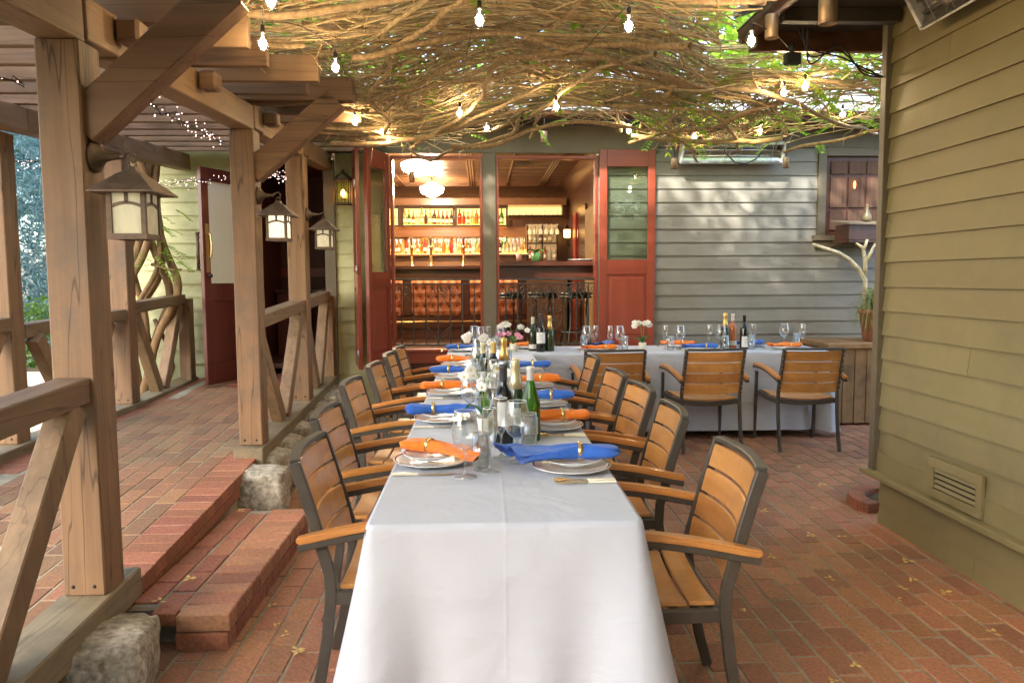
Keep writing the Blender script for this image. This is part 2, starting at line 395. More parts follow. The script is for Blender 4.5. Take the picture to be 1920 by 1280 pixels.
# ------------------------------------------------------------------ pergola over the walkway
kw = dict(cracks=.55, dirt=None)
m_post = wood('post_wood', (.185, .10, .048), (.285, .165, .08), 'z', 16, rnd=.08, dirt=(.15, .105, .065), dirt_scale=2.6, cracks=.65, knots=3.2)
m_railY = wood('rail_wood', (.15, .088, .043), (.235, .148, .076), 'y', 16, rnd=.08, dirt=(.15, .115, .065), dirt_scale=3, cracks=.55, knots=3)
m_sill = wood('sill_wood', (.19, .15, .085), (.28, .22, .125), 'y', 16, rnd=.06, dirt=(.15, .12, .07), dirt_scale=3, cracks=.4)
m_raft = wood('rafter_wood', (.13, .075, .04), (.22, .13, .07), 'x', 14, rnd=.14, cracks=.4)
m_head = wood('header_wood', (.19, .105, .05), (.28, .162, .078), 'y', 14, rnd=.06, dirt=(.17, .1, .05), cracks=.4)
m_diag = wood('brace_wood', (.18, .108, .053), (.28, .175, .09), 'z', 16, rnd=.06, dirt=(.15, .105, .055), cracks=.4)
m_knee = wood('knee_brace_wood', (.14, .074, .038), (.225, .125, .064), 'x', 14, rnd=.05, cracks=.55, knots=2.6)
m_bolt = M('dark_iron', (.02, .018, .016), (.05, .045, .04), 20, rough=.5, metal=.8)
perg = thing('pergola', 'brown timber pergola with railings over the brick walkway', 'pergola', (-1.47, 2.79, 0))
def pr(o):                                            # parts are modelled in world space
    o.parent = perg; o.matrix_parent_inverse = Matrix.Translation(-Vector(perg.location)); return o
def top(y): return 2.245 + .052 * (y - 2.78)
def silz(y): return .285 + .035 * (y - 2.72)
PW = .148
def rowx(y): return -1.372 - .022 * (y - 2.75)        # right face of the right row
posts = [1.25, 2.72, 4.87, 6.35]                      # front faces
lposts = [3.55, 4.98, 6.28]
def post(x1, y0, nm='post'):
    o = MB().box(x1 - PW, x1, y0, y0 + PW, silz(y0) - .0, top(y0 + .07)).build(nm, m_post, None, bevel=.006)
    pr(o)
    for zz in (.035,):
        for dx in (.035, .11):
            h = MB().lathe([(.007, 0), (.007, .004)], (x1 - PW + dx, y0 - .001, silz(y0) + zz), 8, 'y').build('screw', m_bolt, o)
            h.matrix_parent_inverse = o.matrix_world.inverted() if False else Matrix.Identity(4)
    return o
LX = -2.87
for y0 in posts: post(rowx(y0), y0)
for y0 in lposts: post(LX + .0 + (0.02 if y0 < 5 else 0) - (.17 if y0 < 5 else 0), y0)
def endpost(x1, y0, h): pr(MB().box(x1 - .11, x1, y0, y0 + .12, silz(y0), h).build('end_post', m_post, None, bevel=.006))
endpost(rowx(7.55), 7.56, 1.26); endpost(LX + .02, 7.5, 1.24)
def bay(xf, y0, y1, zoff=0, sill=(None, None), top0=None, v=True, dirs=(1, 1)):
    """railing between two posts: top rail, sill beam, two diagonals in a V"""
    ra = thing('railing', '', ''); del ra['label'], ra['category']; pr(ra); ra.matrix_parent_inverse = Matrix.Identity(4); ra.location = (0, 0, 0)
    ra.matrix_parent_inverse = Matrix.Translation(-Vector(perg.location))
    rt = lambda y: 1.085 + .046 * (y - 2.72) + zoff
    xa, xb = xf(y0), xf(y1)
    o = MB().sweep([(xa, y0, rt(y0) - .045), (xb, y1, rt(y1) - .045)], (1, 0, 0), .115, .09).build('rail', m_railY, ra, bevel=.005)
    a, c = sill
    MB().sweep([(xf(a), a, silz(a) - .058), (xf(c), c, silz(c) - .058)], (1, 0, 0), .185, .116).build('sill_beam', m_sill, ra, bevel=.006)
    if v:
        ym = (y0 + y1) / 2; xm = (xa + xb) / 2
        for s in (0, 1):
            if not dirs[s]: continue
            yt = y0 + .05 if s == 0 else y1 - .05; e = 1 if s == 0 else -1
            MB().sweep([(xm, yt + e * .02, rt(yt) - .092), (xm, ym - e * .055, silz(ym) + .002)], (1, 0, 0), .085, .1).build('diagonal', m_diag, ra, bevel=.005)
    return ra
cx = lambda y: rowx(y) - PW / 2
bay(cx, 1.25 + PW, 2.72 + .002, -.005, (.9, 2.98))
bay(cx, 4.87 + PW, 6.35, 0, (4.80, 6.53))
bay(cx, 6.35 + PW, 7.56, 0, (6.535, 7.72))
lc = lambda y: LX - PW / 2 + (-.15 if y < 5.3 else -.0)
bay(lambda y: LX - .2, 3.55 + PW, 4.98, 0, (3.5, 5.15))
bay(lambda y: LX - .2 + .13 * max(0, (y - 5.1) / 1.2), 4.98 + PW, 6.28, -.06, (5.155, 6.46))
bay(lambda y: LX - .065, 6.28 + PW, 7.5, -.02, (6.465, 7.66))
# header beams in lengths that butt over the posts
hj = [.6, 2.79, 3.05, 4.94, 5.15, 6.42, 6.62, 7.76]
for xo, js in ((lambda y: rowx(y) - PW / 2, hj), (lambda y: LX - PW / 2, [2.4, 5.05, 6.35, 7.76])):
    for a, c in zip(js[:-1], js[1:]):
        a2, c2 = a + .002, c - .002; dz = .0 if (c - a) > .4 else .012
        pr(MB().sweep([(xo(a2), a2, top(a2) + .078 + dz), (xo(c2), c2, top(c2) + .078 + dz)], (1, 0, 0), .13 + (.012 if dz else 0), .152).build('header_beam', m_head, None, bevel=.005))
# rafters
k = 0; y = .95
while y < 7.7:
    z0 = top(y) + .158; ext = -1.03 + (.16 if k % 4 == 1 else RN.uniform(-.03, .03))
    if abs(y - 2.79) < .17: ext = -.74
    o = MB().box(-3.45, ext, y - .024, y + .024, z0, z0 + .14).build('rafter', m_raft, None, bevel=.004); pr(o)
    y += .365; k += 1
# knee braces with the short beam they carry
for y0, x1, z0, z1 in ((2.72, -.89, 1.955, 2.42), (4.87, -.93, 2.09, 2.54)):
    xp = rowx(y0); yc = y0 + PW / 2
    pr(MB().sweep([(xp - .03, yc, z0), (x1 + .02, yc, z1 + .01)], (0, 1, 0), .1, .145).build('knee_brace', m_knee, None, bevel=.006))
    pr(MB().box(xp - .2, x1 + .13, yc - .05, yc + .05, z1 - .005, z1 + .14).build('cross_beam', m_knee, None, bevel=.006))
# small blocks and corbel on the header sides
for y0 in (3.0, 5.12, 3.9):
    pr(MB().box(rowx(y0) + .0, rowx(y0) + .09, y0, y0 + .1, top(y0) + .06, top(y0) + .15).build('block', m_raft, None, bevel=.012))

# ------------------------------------------------------------------ hanging lanterns on the posts
m_copper = M('aged_copper', (.10, .065, .042), (.20, .135, .09), 24, rough=.5, rough2=.7, metal=.55, bump=.15, dirt=(.085, .075, .055), dirt_scale=9)
def art_glass(name, s):
    m = M(name, (.30, .26, .14), (.56, .51, .34), 9, stretch=(1, 1, .35), rough=.25, emit=(1, .86, .55), estr=s)
    return m
def lantern(label, x, y, zb, gs, f=1.0):
    t = thing('post_lantern', label, 'lantern', (x, y, zb), 0, 'copper lanterns on the walkway posts')
    h = .168 * f; wd = .058 * f
    fr = MB()
    for sx in (-1, 1):
        for sy in (-1, 1): fr.box(sx * wd - .008, sx * wd + .008, sy * wd - .008, sy * wd + .008, 0, h)
    for z0, z1 in ((-.004, .016), (h - .012, h)):
        for s in (-1, 1):
            fr.box(-wd - .011, wd + .011, s * wd - .010, s * wd + .010, z0, z1); fr.box(s * wd - .010, s * wd + .010, -wd + .0101, wd - .0101, z0 + .001, z1 - .001)
    zc = h * .66
    for s in (-1, 1):                                  # arched crossbars and the short upright above
        for ax in (0, 1):
            pts = []
            for i in range(9):
                u = -1 + i / 4; q = (u * (wd - .008), s * wd); zz = zc + .012 * (1 - u * u)
                pts.append((q[0], q[1], zz) if ax == 0 else (q[1], q[0], zz))
            fr.sweep(pts, (0, 1, 0) if ax == 0 else (1, 0, 0), .012, .011)
            if ax == 0: fr.box(-.006, .006, s * wd - .006, s * wd + .006, zc + .013, h - .012)
            else: fr.box(s * wd - .006, s * wd + .006, -.006, .006, zc + .013, h - .012)
    fr.build('frame', m_copper, t)
    gm = art_glass('art_glass_%d' % int(gs * 100), gs)
    for s in (-1, 1):
        MB().box(-wd + .0085, wd - .0085, s * wd - .002, s * wd + .002, .016, h - .012).build('pane', gm, t)
        MB().box(s * wd - .002, s * wd + .002, -wd + .0085, wd - .0085, .016, h - .012).build('pane', gm, t)
    # roof: flared square pyramid
    rw = .112 * f; prof = [(rw, h - .012), (rw, h - .006), (.07 * f, h + .030), (.04 * f, h + .058), (.022 * f, h + .07), (.016 * f, h + .085)]
    vs = []; fs = []
    for r, z in prof:
        vs += [(-r, -r, z), (r, -r, z), (r, r, z), (-r, r, z)]
    for i in range(len(prof) - 1):
        for k2 in range(4): fs.append((i * 4 + k2, i * 4 + (k2 + 1) % 4, i * 4 + 4 + (k2 + 1) % 4, i * 4 + 4 + k2))
    fs += [(3, 2, 1, 0), tuple((len(prof) - 1) * 4 + q for q in range(4))]
    MB().add(vs, fs).build('roof', m_copper, t)
    zh = h + .085
    lp = [(.013 * math.sin(2 * PI * i / 12), 0, zh + .012 - .013 * math.cos(2 * PI * i / 12)) for i in range(13)]
    MB().tube(lp, .003, 6).build('ring', m_copper, t)
    za = zh + .035
    hook = [(-.02, 0, za + .012), (0, 0, za + .02), (.016, 0, za + .008), (.012, 0, za - .012), (0, 0, za - .018), (-.006, 0, za - .012)]
    xp = rowx(y) - x
    arm = MB().tube([(xp + .07, 0, za), (-.03, 0, za), (-.02, 0, za + .012)], .0085, 8); arm.tube(hook, .0045, 6)
    arm.lathe([(.055, 0.0), (.055, .012), (.044, .016), (.036, .026), (.018, .042), (.011, .07), (.010, .09)], (xp + .001, 0, za), 20, 'x')
    arm.build('wall_bracket', m_copper, t)
    return t
lantern('large copper lantern on the nearest brown post', -1.238, 2.79, 1.568, .02, 1.0)
lantern('copper lantern with glowing white panes on the middle lantern post', -1.292, 4.94, 1.668, .16, .98)
lantern('smallest, farthest copper lantern with yellow panes, on the third post', -1.308, 6.42, 1.672, .05, .98)
# ------------------------------------------------------------------ right-hand building
m_olive = M('olive_paint', (.215, .172, .074), (.255, .205, .092), 3.5, rough=.5, rough2=.62, bump=.06, bscale=60, rnd=.05, dirt=(.19, .15, .075), dirt_scale=1.2)
m_trim = M('taupe_trim_paint', (.125, .10, .062), (.155, .125, .08), 5, rough=.5, bump=.05, rnd=.04)
m_grey = M('grey_taupe_siding', (.20, .185, .155), (.24, .222, .185), 3.0, rough=.42, rough2=.55, bump=.06, bscale=60, rnd=.05, dirt=(.19, .165, .12), dirt_scale=1.0)  # greyer tone than the olive siding
m_pale = M('lit_siding_paint', (.60, .60, .30), (.68, .67, .36), 3.0, rough=.55, bump=.05, rnd=.04, dirt=(.38, .38, .2), dirt_scale=1.2)  # siding colour lightened and yellowed for the daylight falling on it
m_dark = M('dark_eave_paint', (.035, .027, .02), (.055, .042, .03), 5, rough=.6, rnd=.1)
m_gut = M('copper_gutter', (.12, .055, .03), (.21, .10, .055), 8, rough=.35, rough2=.55, metal=.7)
m_roof = M('roof_felt', (.16, .17, .18), (.24, .25, .26), 30, rough=.9, bump=.3)
m_red = wood('red_stained_wood', (.225, .04, .02), (.29, .06, .03), 'z', 10, rough=.32, bump=.06, rnd=.03, coat=.25)
m_redx = wood('red_stained_wood_rail', (.225, .04, .02), (.29, .06, .03), 'x', 10, rough=.32, bump=.06, rnd=.03, coat=.25)
m_reddk = wood('dark_red_door', (.10, .02, .011), (.15, .032, .018), 'z', 10, rough=.35, bump=.06, coat=.2)
m_dkwood = wood('dark_bar_wood', (.055, .015, .009), (.11, .032, .018), 'x', 10, rough=.25, bump=.05, coat=.3)
m_brownw = wood('brown_window_wood', (.055, .02, .011), (.09, .034, .018), 'z', 12, rough=.4, bump=.08)
m_brass = M('brass', (.62, .40, .15), (.72, .48, .2), 20, rough=.3, metal=.9)
m_steel = M('steel', (.45, .43, .40), (.58, .56, .53), 20, rough=.28, metal=1)
SP = .1355
def boards_x(parent, mat, x0, x1, yw, z0, z1, name='siding_board', ph=0.0):
    """lapped boards on a wall that faces -Y"""
    z = z0 + ph
    while z < z1 - .02:
        zt = min(z + SP + .012, z1)
        v = [(x0, yw - .022, z), (x1, yw - .022, z), (x0, yw, z), (x1, yw, z), (x0, yw - .006, zt), (x1, yw - .006, zt), (x0, yw, zt), (x1, yw, zt)]
        MB().hexa(v).build(name, mat, parent); z += SP
def boards_y(parent, mat, xw, y0, y1, z0, z1):
    """lapped boards on a wall that faces -X"""
    z = z0
    while z < z1 - .02:
        zt = min(z + SP + .012, z1)
        ym = RN.choice((RN.uniform(.6, 1.6), RN.uniform(2.2, 3.9)))            # butt joint
        for a, b in ((y0, ym - .0012), (ym + .0012, y1)):
            j = RN.uniform(-.0015, .0015)
            v = [(xw - .021 + j, a, z), (xw, a, z), (xw - .021 - j, b, z + j), (xw, b, z + j), (xw - .006, a, zt), (xw, a, zt), (xw - .006, b, zt), (xw, b, zt)]
            MB().hexa(v).build('siding_board', mat, parent)
        z += SP
rb_ = thing('building', 'olive clapboard building filling the right side, with vent and eave', 'building', (0, 0, 0))
XW = 2.275
wl = MB().box(XW + .034, 6.5, -3.0, 4.24, 0, 3.1).build('wall', m_olive, rb_)
MB().box(XW - .001, XW + .033, -2.95, 4.239, .28, 3.1).build('sheathing', m_olive, wl)
boards_y(wl, m_olive, XW, -2.9, 4.205, .285 + .13, 3.05)
boards_y(wl, m_olive, XW + .028, -2.9, 4.238, -.02, .27)
MB().box(XW - .045, XW - .001, 4.206, 4.26, .315, 3.05).build('corner_board', m_trim, wl, bevel=.003)
MB().box(XW - .0008, XW + .08, 4.2405, 4.262, .315, 3.05).build('corner_board', m_trim, wl, bevel=.003)
MB().sweep([(XW - .035, -2.9, .297), (XW - .035, 4.31, .297)], (1, 0, 0), .075, .032).build('water_table', m_olive, wl, bevel=.004)
MB().box(XW - .022, XW + .01, -2.9, 4.24, .3135, .42).build('siding_board', m_olive, wl)
# crawl-space vent
vt = MB()
vy0, vy1, vz0, vz1 = 3.28, 3.665, .345, .50
MB().box(XW - .04, XW - .021, vy0 - .01, vy1 + .015, vz1 - .028, vz1 + .022).build('vent_frame', m_olive, wl, bevel=.002)
MB().box(XW - .04, XW - .021, vy0 - .01, vy1 + .015, vz0 - .022, vz0 + .022).build('vent_frame', m_olive, wl, bevel=.002)
MB().box(XW - .04, XW - .021, vy0 - .01, vy0 + .03, vz0 + .0225, vz1 - .0285).build('vent_frame', m_olive, wl, bevel=.002)
MB().box(XW - .04, XW - .021, vy1 - .03, vy1 + .015, vz0 + .0225, vz1 - .0285).build('vent_frame', m_olive, wl, bevel=.002)
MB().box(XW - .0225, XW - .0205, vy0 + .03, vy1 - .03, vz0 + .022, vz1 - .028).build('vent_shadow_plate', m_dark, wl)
for k in range(4):
    z = vz0 + .036 + k * .0265
    MB().sweep([(XW - .0305, vy0 + .0305, z), (XW - .0305, vy1 - .0305, z)], (.7, 0, .7), .017, .005).build('vent_slat', m_olive, wl)
# eave of the right building: corner at about (1.57, 4.52), underside about 2.77
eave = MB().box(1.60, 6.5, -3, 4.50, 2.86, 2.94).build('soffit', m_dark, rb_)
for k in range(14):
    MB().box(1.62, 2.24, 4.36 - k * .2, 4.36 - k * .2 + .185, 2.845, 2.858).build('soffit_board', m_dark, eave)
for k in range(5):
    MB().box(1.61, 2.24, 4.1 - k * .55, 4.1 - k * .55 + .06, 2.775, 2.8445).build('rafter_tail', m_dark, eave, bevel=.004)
MB().box(1.575, 2.6, 4.50, 4.545, 2.735, 2.90).build('fascia', m_gut, eave, bevel=.004)
def gutter(p0, p1, r, out, parent, name='gutter'):
    """half-round gutter between two points; out = horizontal outward direction"""
    a, b_ = Vector(p0), Vector(p1); o = Vector(out); n = 10; vs = []; fs = []
    for p in (a, b_):
        for rr in (r, r - .004):
            for i in range(n + 1):
                q = PI * i / n; vs.append(p + o * (-math.cos(q) * rr) + Vector((0, 0, -math.sin(q) * rr)))
    m = n + 1
    for i in range(n):
        fs += [(i, i + 1, 2 * m + i + 1, 2 * m + i), (m + i, 3 * m + i, 3 * m + i + 1, m + i + 1), (i, m + i, m + i + 1, i + 1), (2 * m + i, 2 * m + i + 1, 3 * m + i + 1, 3 * m + i)]
    fs += [(0, 2 * m, 3 * m, m), (n, m + n, 3 * m + n, 2 * m + n)]
    mb = MB().add(vs, fs, True); mb.tube([a + o * r, b_ + o * r], .007, 6)
    return mb.build(name, m_gut, parent)
gutter((1.57, -3, 2.86), (1.57, 4.545, 2.86), .06, (-1, 0, 0), eave)
gutter((1.55, 4.60, 2.86), (2.6, 4.60, 2.86), .055, (0, 1, 0), eave)
MB().hexa([(1.50, -3, 2.945), (6.5, -3, 4.6), (1.50, 4.6, 2.945), (6.5, 4.6, 4.6), (1.50, -3, 2.98), (6.5, -3, 4.64), (1.50, 4.6, 2.98), (6.5, 4.6, 4.64)]).build('roof', m_roof, rb_)

# ------------------------------------------------------------------ bar building at the back
YW = 7.80
bb = thing('building', 'grey clapboard bar building across the back with red framed openings', 'building', (0, 0, 0))
# walls (solid cores; the boards lie in front of them)
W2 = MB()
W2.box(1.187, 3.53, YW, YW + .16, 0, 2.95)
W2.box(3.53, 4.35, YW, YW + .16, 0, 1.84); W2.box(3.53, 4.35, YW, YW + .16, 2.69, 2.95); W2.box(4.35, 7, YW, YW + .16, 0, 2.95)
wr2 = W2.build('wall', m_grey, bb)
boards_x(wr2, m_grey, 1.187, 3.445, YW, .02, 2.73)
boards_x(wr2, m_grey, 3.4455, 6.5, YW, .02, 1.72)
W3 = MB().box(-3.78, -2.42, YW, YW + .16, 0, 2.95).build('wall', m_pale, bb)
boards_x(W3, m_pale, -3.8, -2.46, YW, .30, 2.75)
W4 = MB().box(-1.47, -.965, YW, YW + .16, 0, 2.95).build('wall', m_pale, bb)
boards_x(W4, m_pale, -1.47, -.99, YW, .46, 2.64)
MB().box(-1.58, -1.471, YW - .05, YW + .1, .40, 2.6).build('corner_post', m_trim, bb, bevel=.004)
# fascia and eave
MB().box(-2.5, 1.78, YW - .035, YW - .001, 2.675, 2.95).build('fascia', m_trim, bb, bevel=.003)
MB().box(1.7805, 6.5, YW - .03, YW - .001, 2.735, 2.95).build('fascia', m_trim, bb, bevel=.003)
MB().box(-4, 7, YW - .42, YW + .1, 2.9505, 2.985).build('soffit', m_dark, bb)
MB().hexa([(-4, YW - .46, 2.986), (7, YW - .46, 2.986), (-4, YW + 4, 4.5), (7, YW + 4, 4.5), (-4, YW - .46, 3.02), (7, YW - .46, 3.02), (-4, YW + 4, 4.54), (7, YW + 4, 4.54)]).build('roof', m_roof, bb)
gutter((-3.4, YW - .48, 2.985), (7, YW - .48, 2.985), .055, (0, -1, 0), bb)
# centre column, jambs, heads, sills of the openings
MB().box(.0095, .1435, YW - .03, YW + .13, .69, 2.6745).build('column', m_trim, bb, bevel=.004)
for x0, x1 in ((-.925, .009), (.144, 1.186)):
    MB().box(x0, x0 + .03, YW - .005, YW + .13, .70, 2.655).build('jamb', m_red, bb, bevel=.003)
    MB().box(x1 - .03, x1, YW - .005, YW + .13, .70, 2.655).build('jamb', m_red, bb, bevel=.003)
    MB().box(x0 + .0305, x1 - .0305, YW - .004, YW + .13, 2.625, 2.655).build('head', m_redx, bb, bevel=.003)
    MB().box(x0, x1, YW - .03, YW + .16, .665, .6995).build('sill', m_redx, bb, bevel=.004)
MB().box(-.96, 1.186, YW - .02, YW + .1, 0, .6645).build('dado_panel', m_dkwood, bb)
MB().box(-.95, -.2, YW - .032, YW - .0205, .56, .66).build('dado_rail', m_redx, bb, bevel=.003)
# window in the right-hand corner
wn = MB().box(3.53, 4.35, YW - .0, YW + .05, 1.845, 2.685).build('window', m_brownw, bb)
MB().box(3.445, 3.529, YW - .045, YW - .001, 1.845, 2.73).build('casing', m_trim, wn, bevel=.003)
MB().box(3.5295, 4.4, YW - .045, YW - .001, 2.65, 2.734).build('casing', m_trim, wn, bevel=.003)
MB().box(3.40, 4.4, YW - .085, YW - .001, 1.79, 1.8445).build('sill', m_trim, wn, bevel=.004)
MB().box(3.43, 4.35, YW - .06, YW - .001, 1.72, 1.7895).build('apron', m_trim, wn, bevel=.004)
m_curt = wood('brown_slat_curtain', (.06, .028, .015), (.12, .06, .033), 'z', 30, rough=.7)
for k in range(3):
    for z0, z1 in ((1.90, 2.10), (2.13, 2.44), (2.47, 2.60)):
        MB().box(3.585 + k * .19, 3.755 + k * .19, YW - .014, YW - .002, z0, z1).build('pane', m_curt, wn, bevel=.003)
MB().ball((3.83, YW - .03, 2.36), .022, 8, 6, (.5, .5, 1.8)).build('bulb', glow('window_glow', (1, .35, .05), 1.5), wn)

# alcove (entrance) left of the corner post
m_alc = wood('alcove_red_wood', (.12, .028, .016), (.18, .05, .028), 'z', 8, rough=.4, bump=.05)
al = MB()
al.box(-2.42, -1.58, YW + 1.5, YW + 1.55, .4, 2.9); al.box(-2.46, -2.42, YW, YW + 1.55, .4, 2.9); al.box(-1.58, -1.54, YW + .11, YW + 1.55, .4, 2.9); al.box(-2.5, -1.5, YW, YW + 1.55, 2.62, 2.7)
alc = al.build('alcove', m_alc, bb)
MB().box(-2.415, -1.585, YW - .6, YW + 1.5, .40, .445).build('alcove_floor', M('alcove_brick', (.16, .05, .03), (.22, .08, .04), 30, rough=.8, bump=.2), alc)
MB().box(-2.40, -1.60, YW + 1.1, YW + 1.4, 1.27, 1.31).build('shelf', m_dkwood, alc, bevel=.004)
MB().box(-2.39, -2.05, YW + 1.15, YW + 1.35, .45, 1.265).build('cabinet', m_alc, alc)
MB().box(-2.418, -1.582, YW + 1.47, YW + 1.498, 1.45, 1.56).build('chair_rail', m_redx, alc, bevel=.004)
# open entrance door: leaf seen nearly edge on
dr = thing('entrance_door', 'open red entrance door with a cream reflection on its glass, beside the vine trunk', 'door', (-2.335, YW - .01, .44), math.radians(247))
# local x runs from the hinge to the free edge
DW = .66
MB().box(0, .09, -.02, .02, 0, 2.02).build('stile', m_reddk, dr, bevel=.003); MB().box(DW - .09, DW, -.02, .02, 0, 2.02).build('stile', m_reddk, dr, bevel=.003)
for z0, z1 in ((0, .2), (.78, .95), (1.9, 2.02)): MB().box(.0905, DW - .0905, -.02, .02, z0, z1).build('rail', m_reddk, dr, bevel=.003)
MB().box(.091, DW - .091, -.011, .011, .201, .779).build('panel', m_reddk, dr)
MB().box(.091, DW - .091, -.008, .008, .951, 1.899).build('pane', M('cream_reflection', (.76, .72, .55), (.8, .76, .6), 2, rough=.25), dr)  # opaque cream stands in for the reflection on the glass
hd = MB().tube([(DW - .05, .022, 1.42), (DW - .05, .065, 1.40), (DW - .05, .075, 1.3), (DW - .05, .065, 1.2), (DW - .05, .022, 1.18)], .008, 8); hd.box(DW - .07, DW - .03, .0205, .027, 1.05, 1.5)
hd.build('handle', m_brass, dr)
MB().ball((DW - .05, .05, 1.02), .02).build('knob', m_bolt, dr)
hp = MB().tube([(DW - .05, -.09, 1.08), (DW - .05, -.09, 1.42)], .016, 10); hp.tube([(DW - .05, -.0, 1.38), (DW - .05, -.09, 1.38)], .008, 8); hp.tube([(DW - .05, 0, 1.12), (DW - .05, -.09, 1.12)], .008, 8)
for zz in (1.08, 1.42): hp.lathe([(.022, zz - .008), (.022, zz + .008)], (DW - .05, -.09, 0), 10)
hp.build('pull_bar', m_copper, dr)

# red folding doors with glazed tops
m_pane = thin_glass('door_glass', (.86, .92, .86), 1.0, .015, .07)
m_etch = M('etched_mark', (.17, .2, .16), rough=.8)
def leaf(t, wdt, h, flip=1):
    sw = .075
    MB().box(0, sw, -.02, .02, 0, h).build('stile', m_red, t, bevel=.003); MB().box(wdt - sw, wdt, -.02, .02, 0, h).build('stile', m_red, t, bevel=.003)
    for z0, z1 in ((0, .13), (.78, .93), (h - .17, h)): MB().box(sw + .0005, wdt - sw - .0005, -.0195, .0195, z0, z1).build('rail', m_redx, t, bevel=.003)
    MB().box(sw, wdt - sw, -.008, .008, .131, .779).build('panel', m_red, t)
    MB().box(sw + .03, wdt - sw - .03, -.017, .017, .165, .745).build('raised_panel', m_red, t, bevel=.008)
    p = MB().box(sw, wdt - sw, -.003, .003, .931, h - .171).build('pane', m_pane, t)
    # etched crest: scrolls and a ring in matt glass
    e = MB(); cx_, cz = wdt / 2, 1.42
    for s in (-1, 1):
        for (a0, a1, r0, ox, oz) in ((0, 5.5, .05, .055, .0), (1, 6.5, .035, .11, .05), (0, 5, .03, .09, -.06), (2, 7, .03, .03, .09)):
            pts = [(cx_ + s * (ox + r0 * (1 - i / 26) * math.cos(a0 + (a1 - a0) * i / 20)), -.0036, cz + oz + r0 * (1 - i / 26) * math.sin(a0 + (a1 - a0) * i / 20)) for i in range(21)]
            e.sweep(pts, (0, 1, 0), .0008, .006)
    e.build('etched_crest', m_etch, p)
    return t
rl = leaf(thing('folding_door', 'red folding door leaf with etched glass laid flat against the grey wall', 'door', (1.191, YW - .06, .675), 0, 'red folding doors'), .565, 2.03)
l1 = thing('folding_door', 'red folding door leaf swung out on the left, inner leaf beside the bar opening', 'door', (-.945, YW - .03, .56), math.radians(254), 'red folding doors'); leaf(l1, .52, 2.1)
l2 = thing('folding_door', 'red folding door leaf folded back on the left, outer leaf next to the wall lantern', 'door', (-1.275, YW - .05, .56), math.radians(283), 'red folding doors'); leaf(l2, .50, 2.1)
for z in (.15, .95, 1.75):
    hg = MB().box(.49, .525, -.034, -.0205, z - .035, z + .035); hg.tube([(.525, -.026, z - .04), (.525, -.026, z + .04)], .007, 8)
    hg.build('hinge', m_steel, l2)

# ------------------------------------------------------------------ bar room
rm = MB()
RF, RCZ, RY1, RXL, RXR = .55, 2.93, 13.0, -3.6, 1.46
m_room = wood('room_panelling', (.085, .035, .018), (.15, .065, .032), 'z', 8, rough=.35, bump=.05, coat=.2)
rm.box(RXL - .1, RXL, YW + 1.6, RY1, RF, RCZ + .1); rm.box(RXR, RXR + .1, YW + .16, RY1, RF, RCZ + .1); rm.box(RXL, RXR, RY1, RY1 + .1, RF, RCZ + .1); rm.box(-3.6, -1.49, YW + 1.58, YW + 1.64, RF, RCZ + .1); rm.box(-1.535, -1.48, YW + .17, YW + 1.6, RF, RCZ + .1)
room = rm.build('bar_room', m_room, bb)
MB().box(RXL, RXR, YW + .165, RY1, RF - .05, RF).build('room_floor', wood('room_floor_wood', (.06, .022, .014), (.10, .04, .024), 'y', 10, rough=.3, bump=.05), room)
m_tin = M('tin_ceiling', (.15, .066, .032), (.23, .11, .055), 22, rough=.3, rough2=.42, metal=.35, bump=.25, coat=.4)
ce = MB().box(RXL, RXR, YW + .165, RY1, RCZ, RCZ + .04).build('tin_ceiling', m_tin, room)
rib = MB()
for i in range(9):
    x = RXR - .5 - i * .56
    for o in ((-.035, 0, .035) if i % 2 == 0 else (0,)): rib.box(x + o - .009, x + o + .009, YW + .17, RY1 - .35, RCZ - .014, RCZ - .0005)
j = 0; y = YW + .3
while y < RY1 - .35:
    rib.box(RXL, RXR - .2, y - (.02 if j % 3 == 0 else .009), y + (.02 if j % 3 == 0 else .009), RCZ - .009, RCZ - .0002); y += .115; j += 1
rib.build('ceiling_rib', m_tin, ce, kind='stuff')
cv = MB()
cv.grid(lambda u, v: (RXL + u * (RXR - RXL), RY1 - .34 * (1 - math.sin(v * PI / 2)), RCZ - .2 * (1 - math.cos(v * PI / 2))), 6, 8)
cv.grid(lambda u, v: (RXR - .2 * (1 - math.sin(v * PI / 2)), YW + .17 + u * (RY1 - YW - .2), RCZ - .14 * (1 - math.cos(v * PI / 2))), 6, 8)
cv.build('cornice', m_tin, ce)
MB().box(.46, .62, 9.95, 10.15, RCZ - .022, RCZ - .0145).build('air_grille', m_dark, ce)
# wall parts on the right of the room: pale door casing, red post
MB().box(RXR - .03, RXR - .001, 10.6, 11.4, RF, 2.45).build('doorway', m_dkwood, room)
MB().box(RXR - .06, RXR - .0305, 11.45, 11.75, RF, 2.4).build('red_post', M('red_gloss_paint', (.45, .05, .04), rough=.3), room)
MB().box(RXR - .045, RXR - .0305, 9.6, 10.5, RF, 2.35).build('pale_panel', M('tan_panel', (.32, .2, .1), (.36, .24, .13), 4, rough=.5), room)
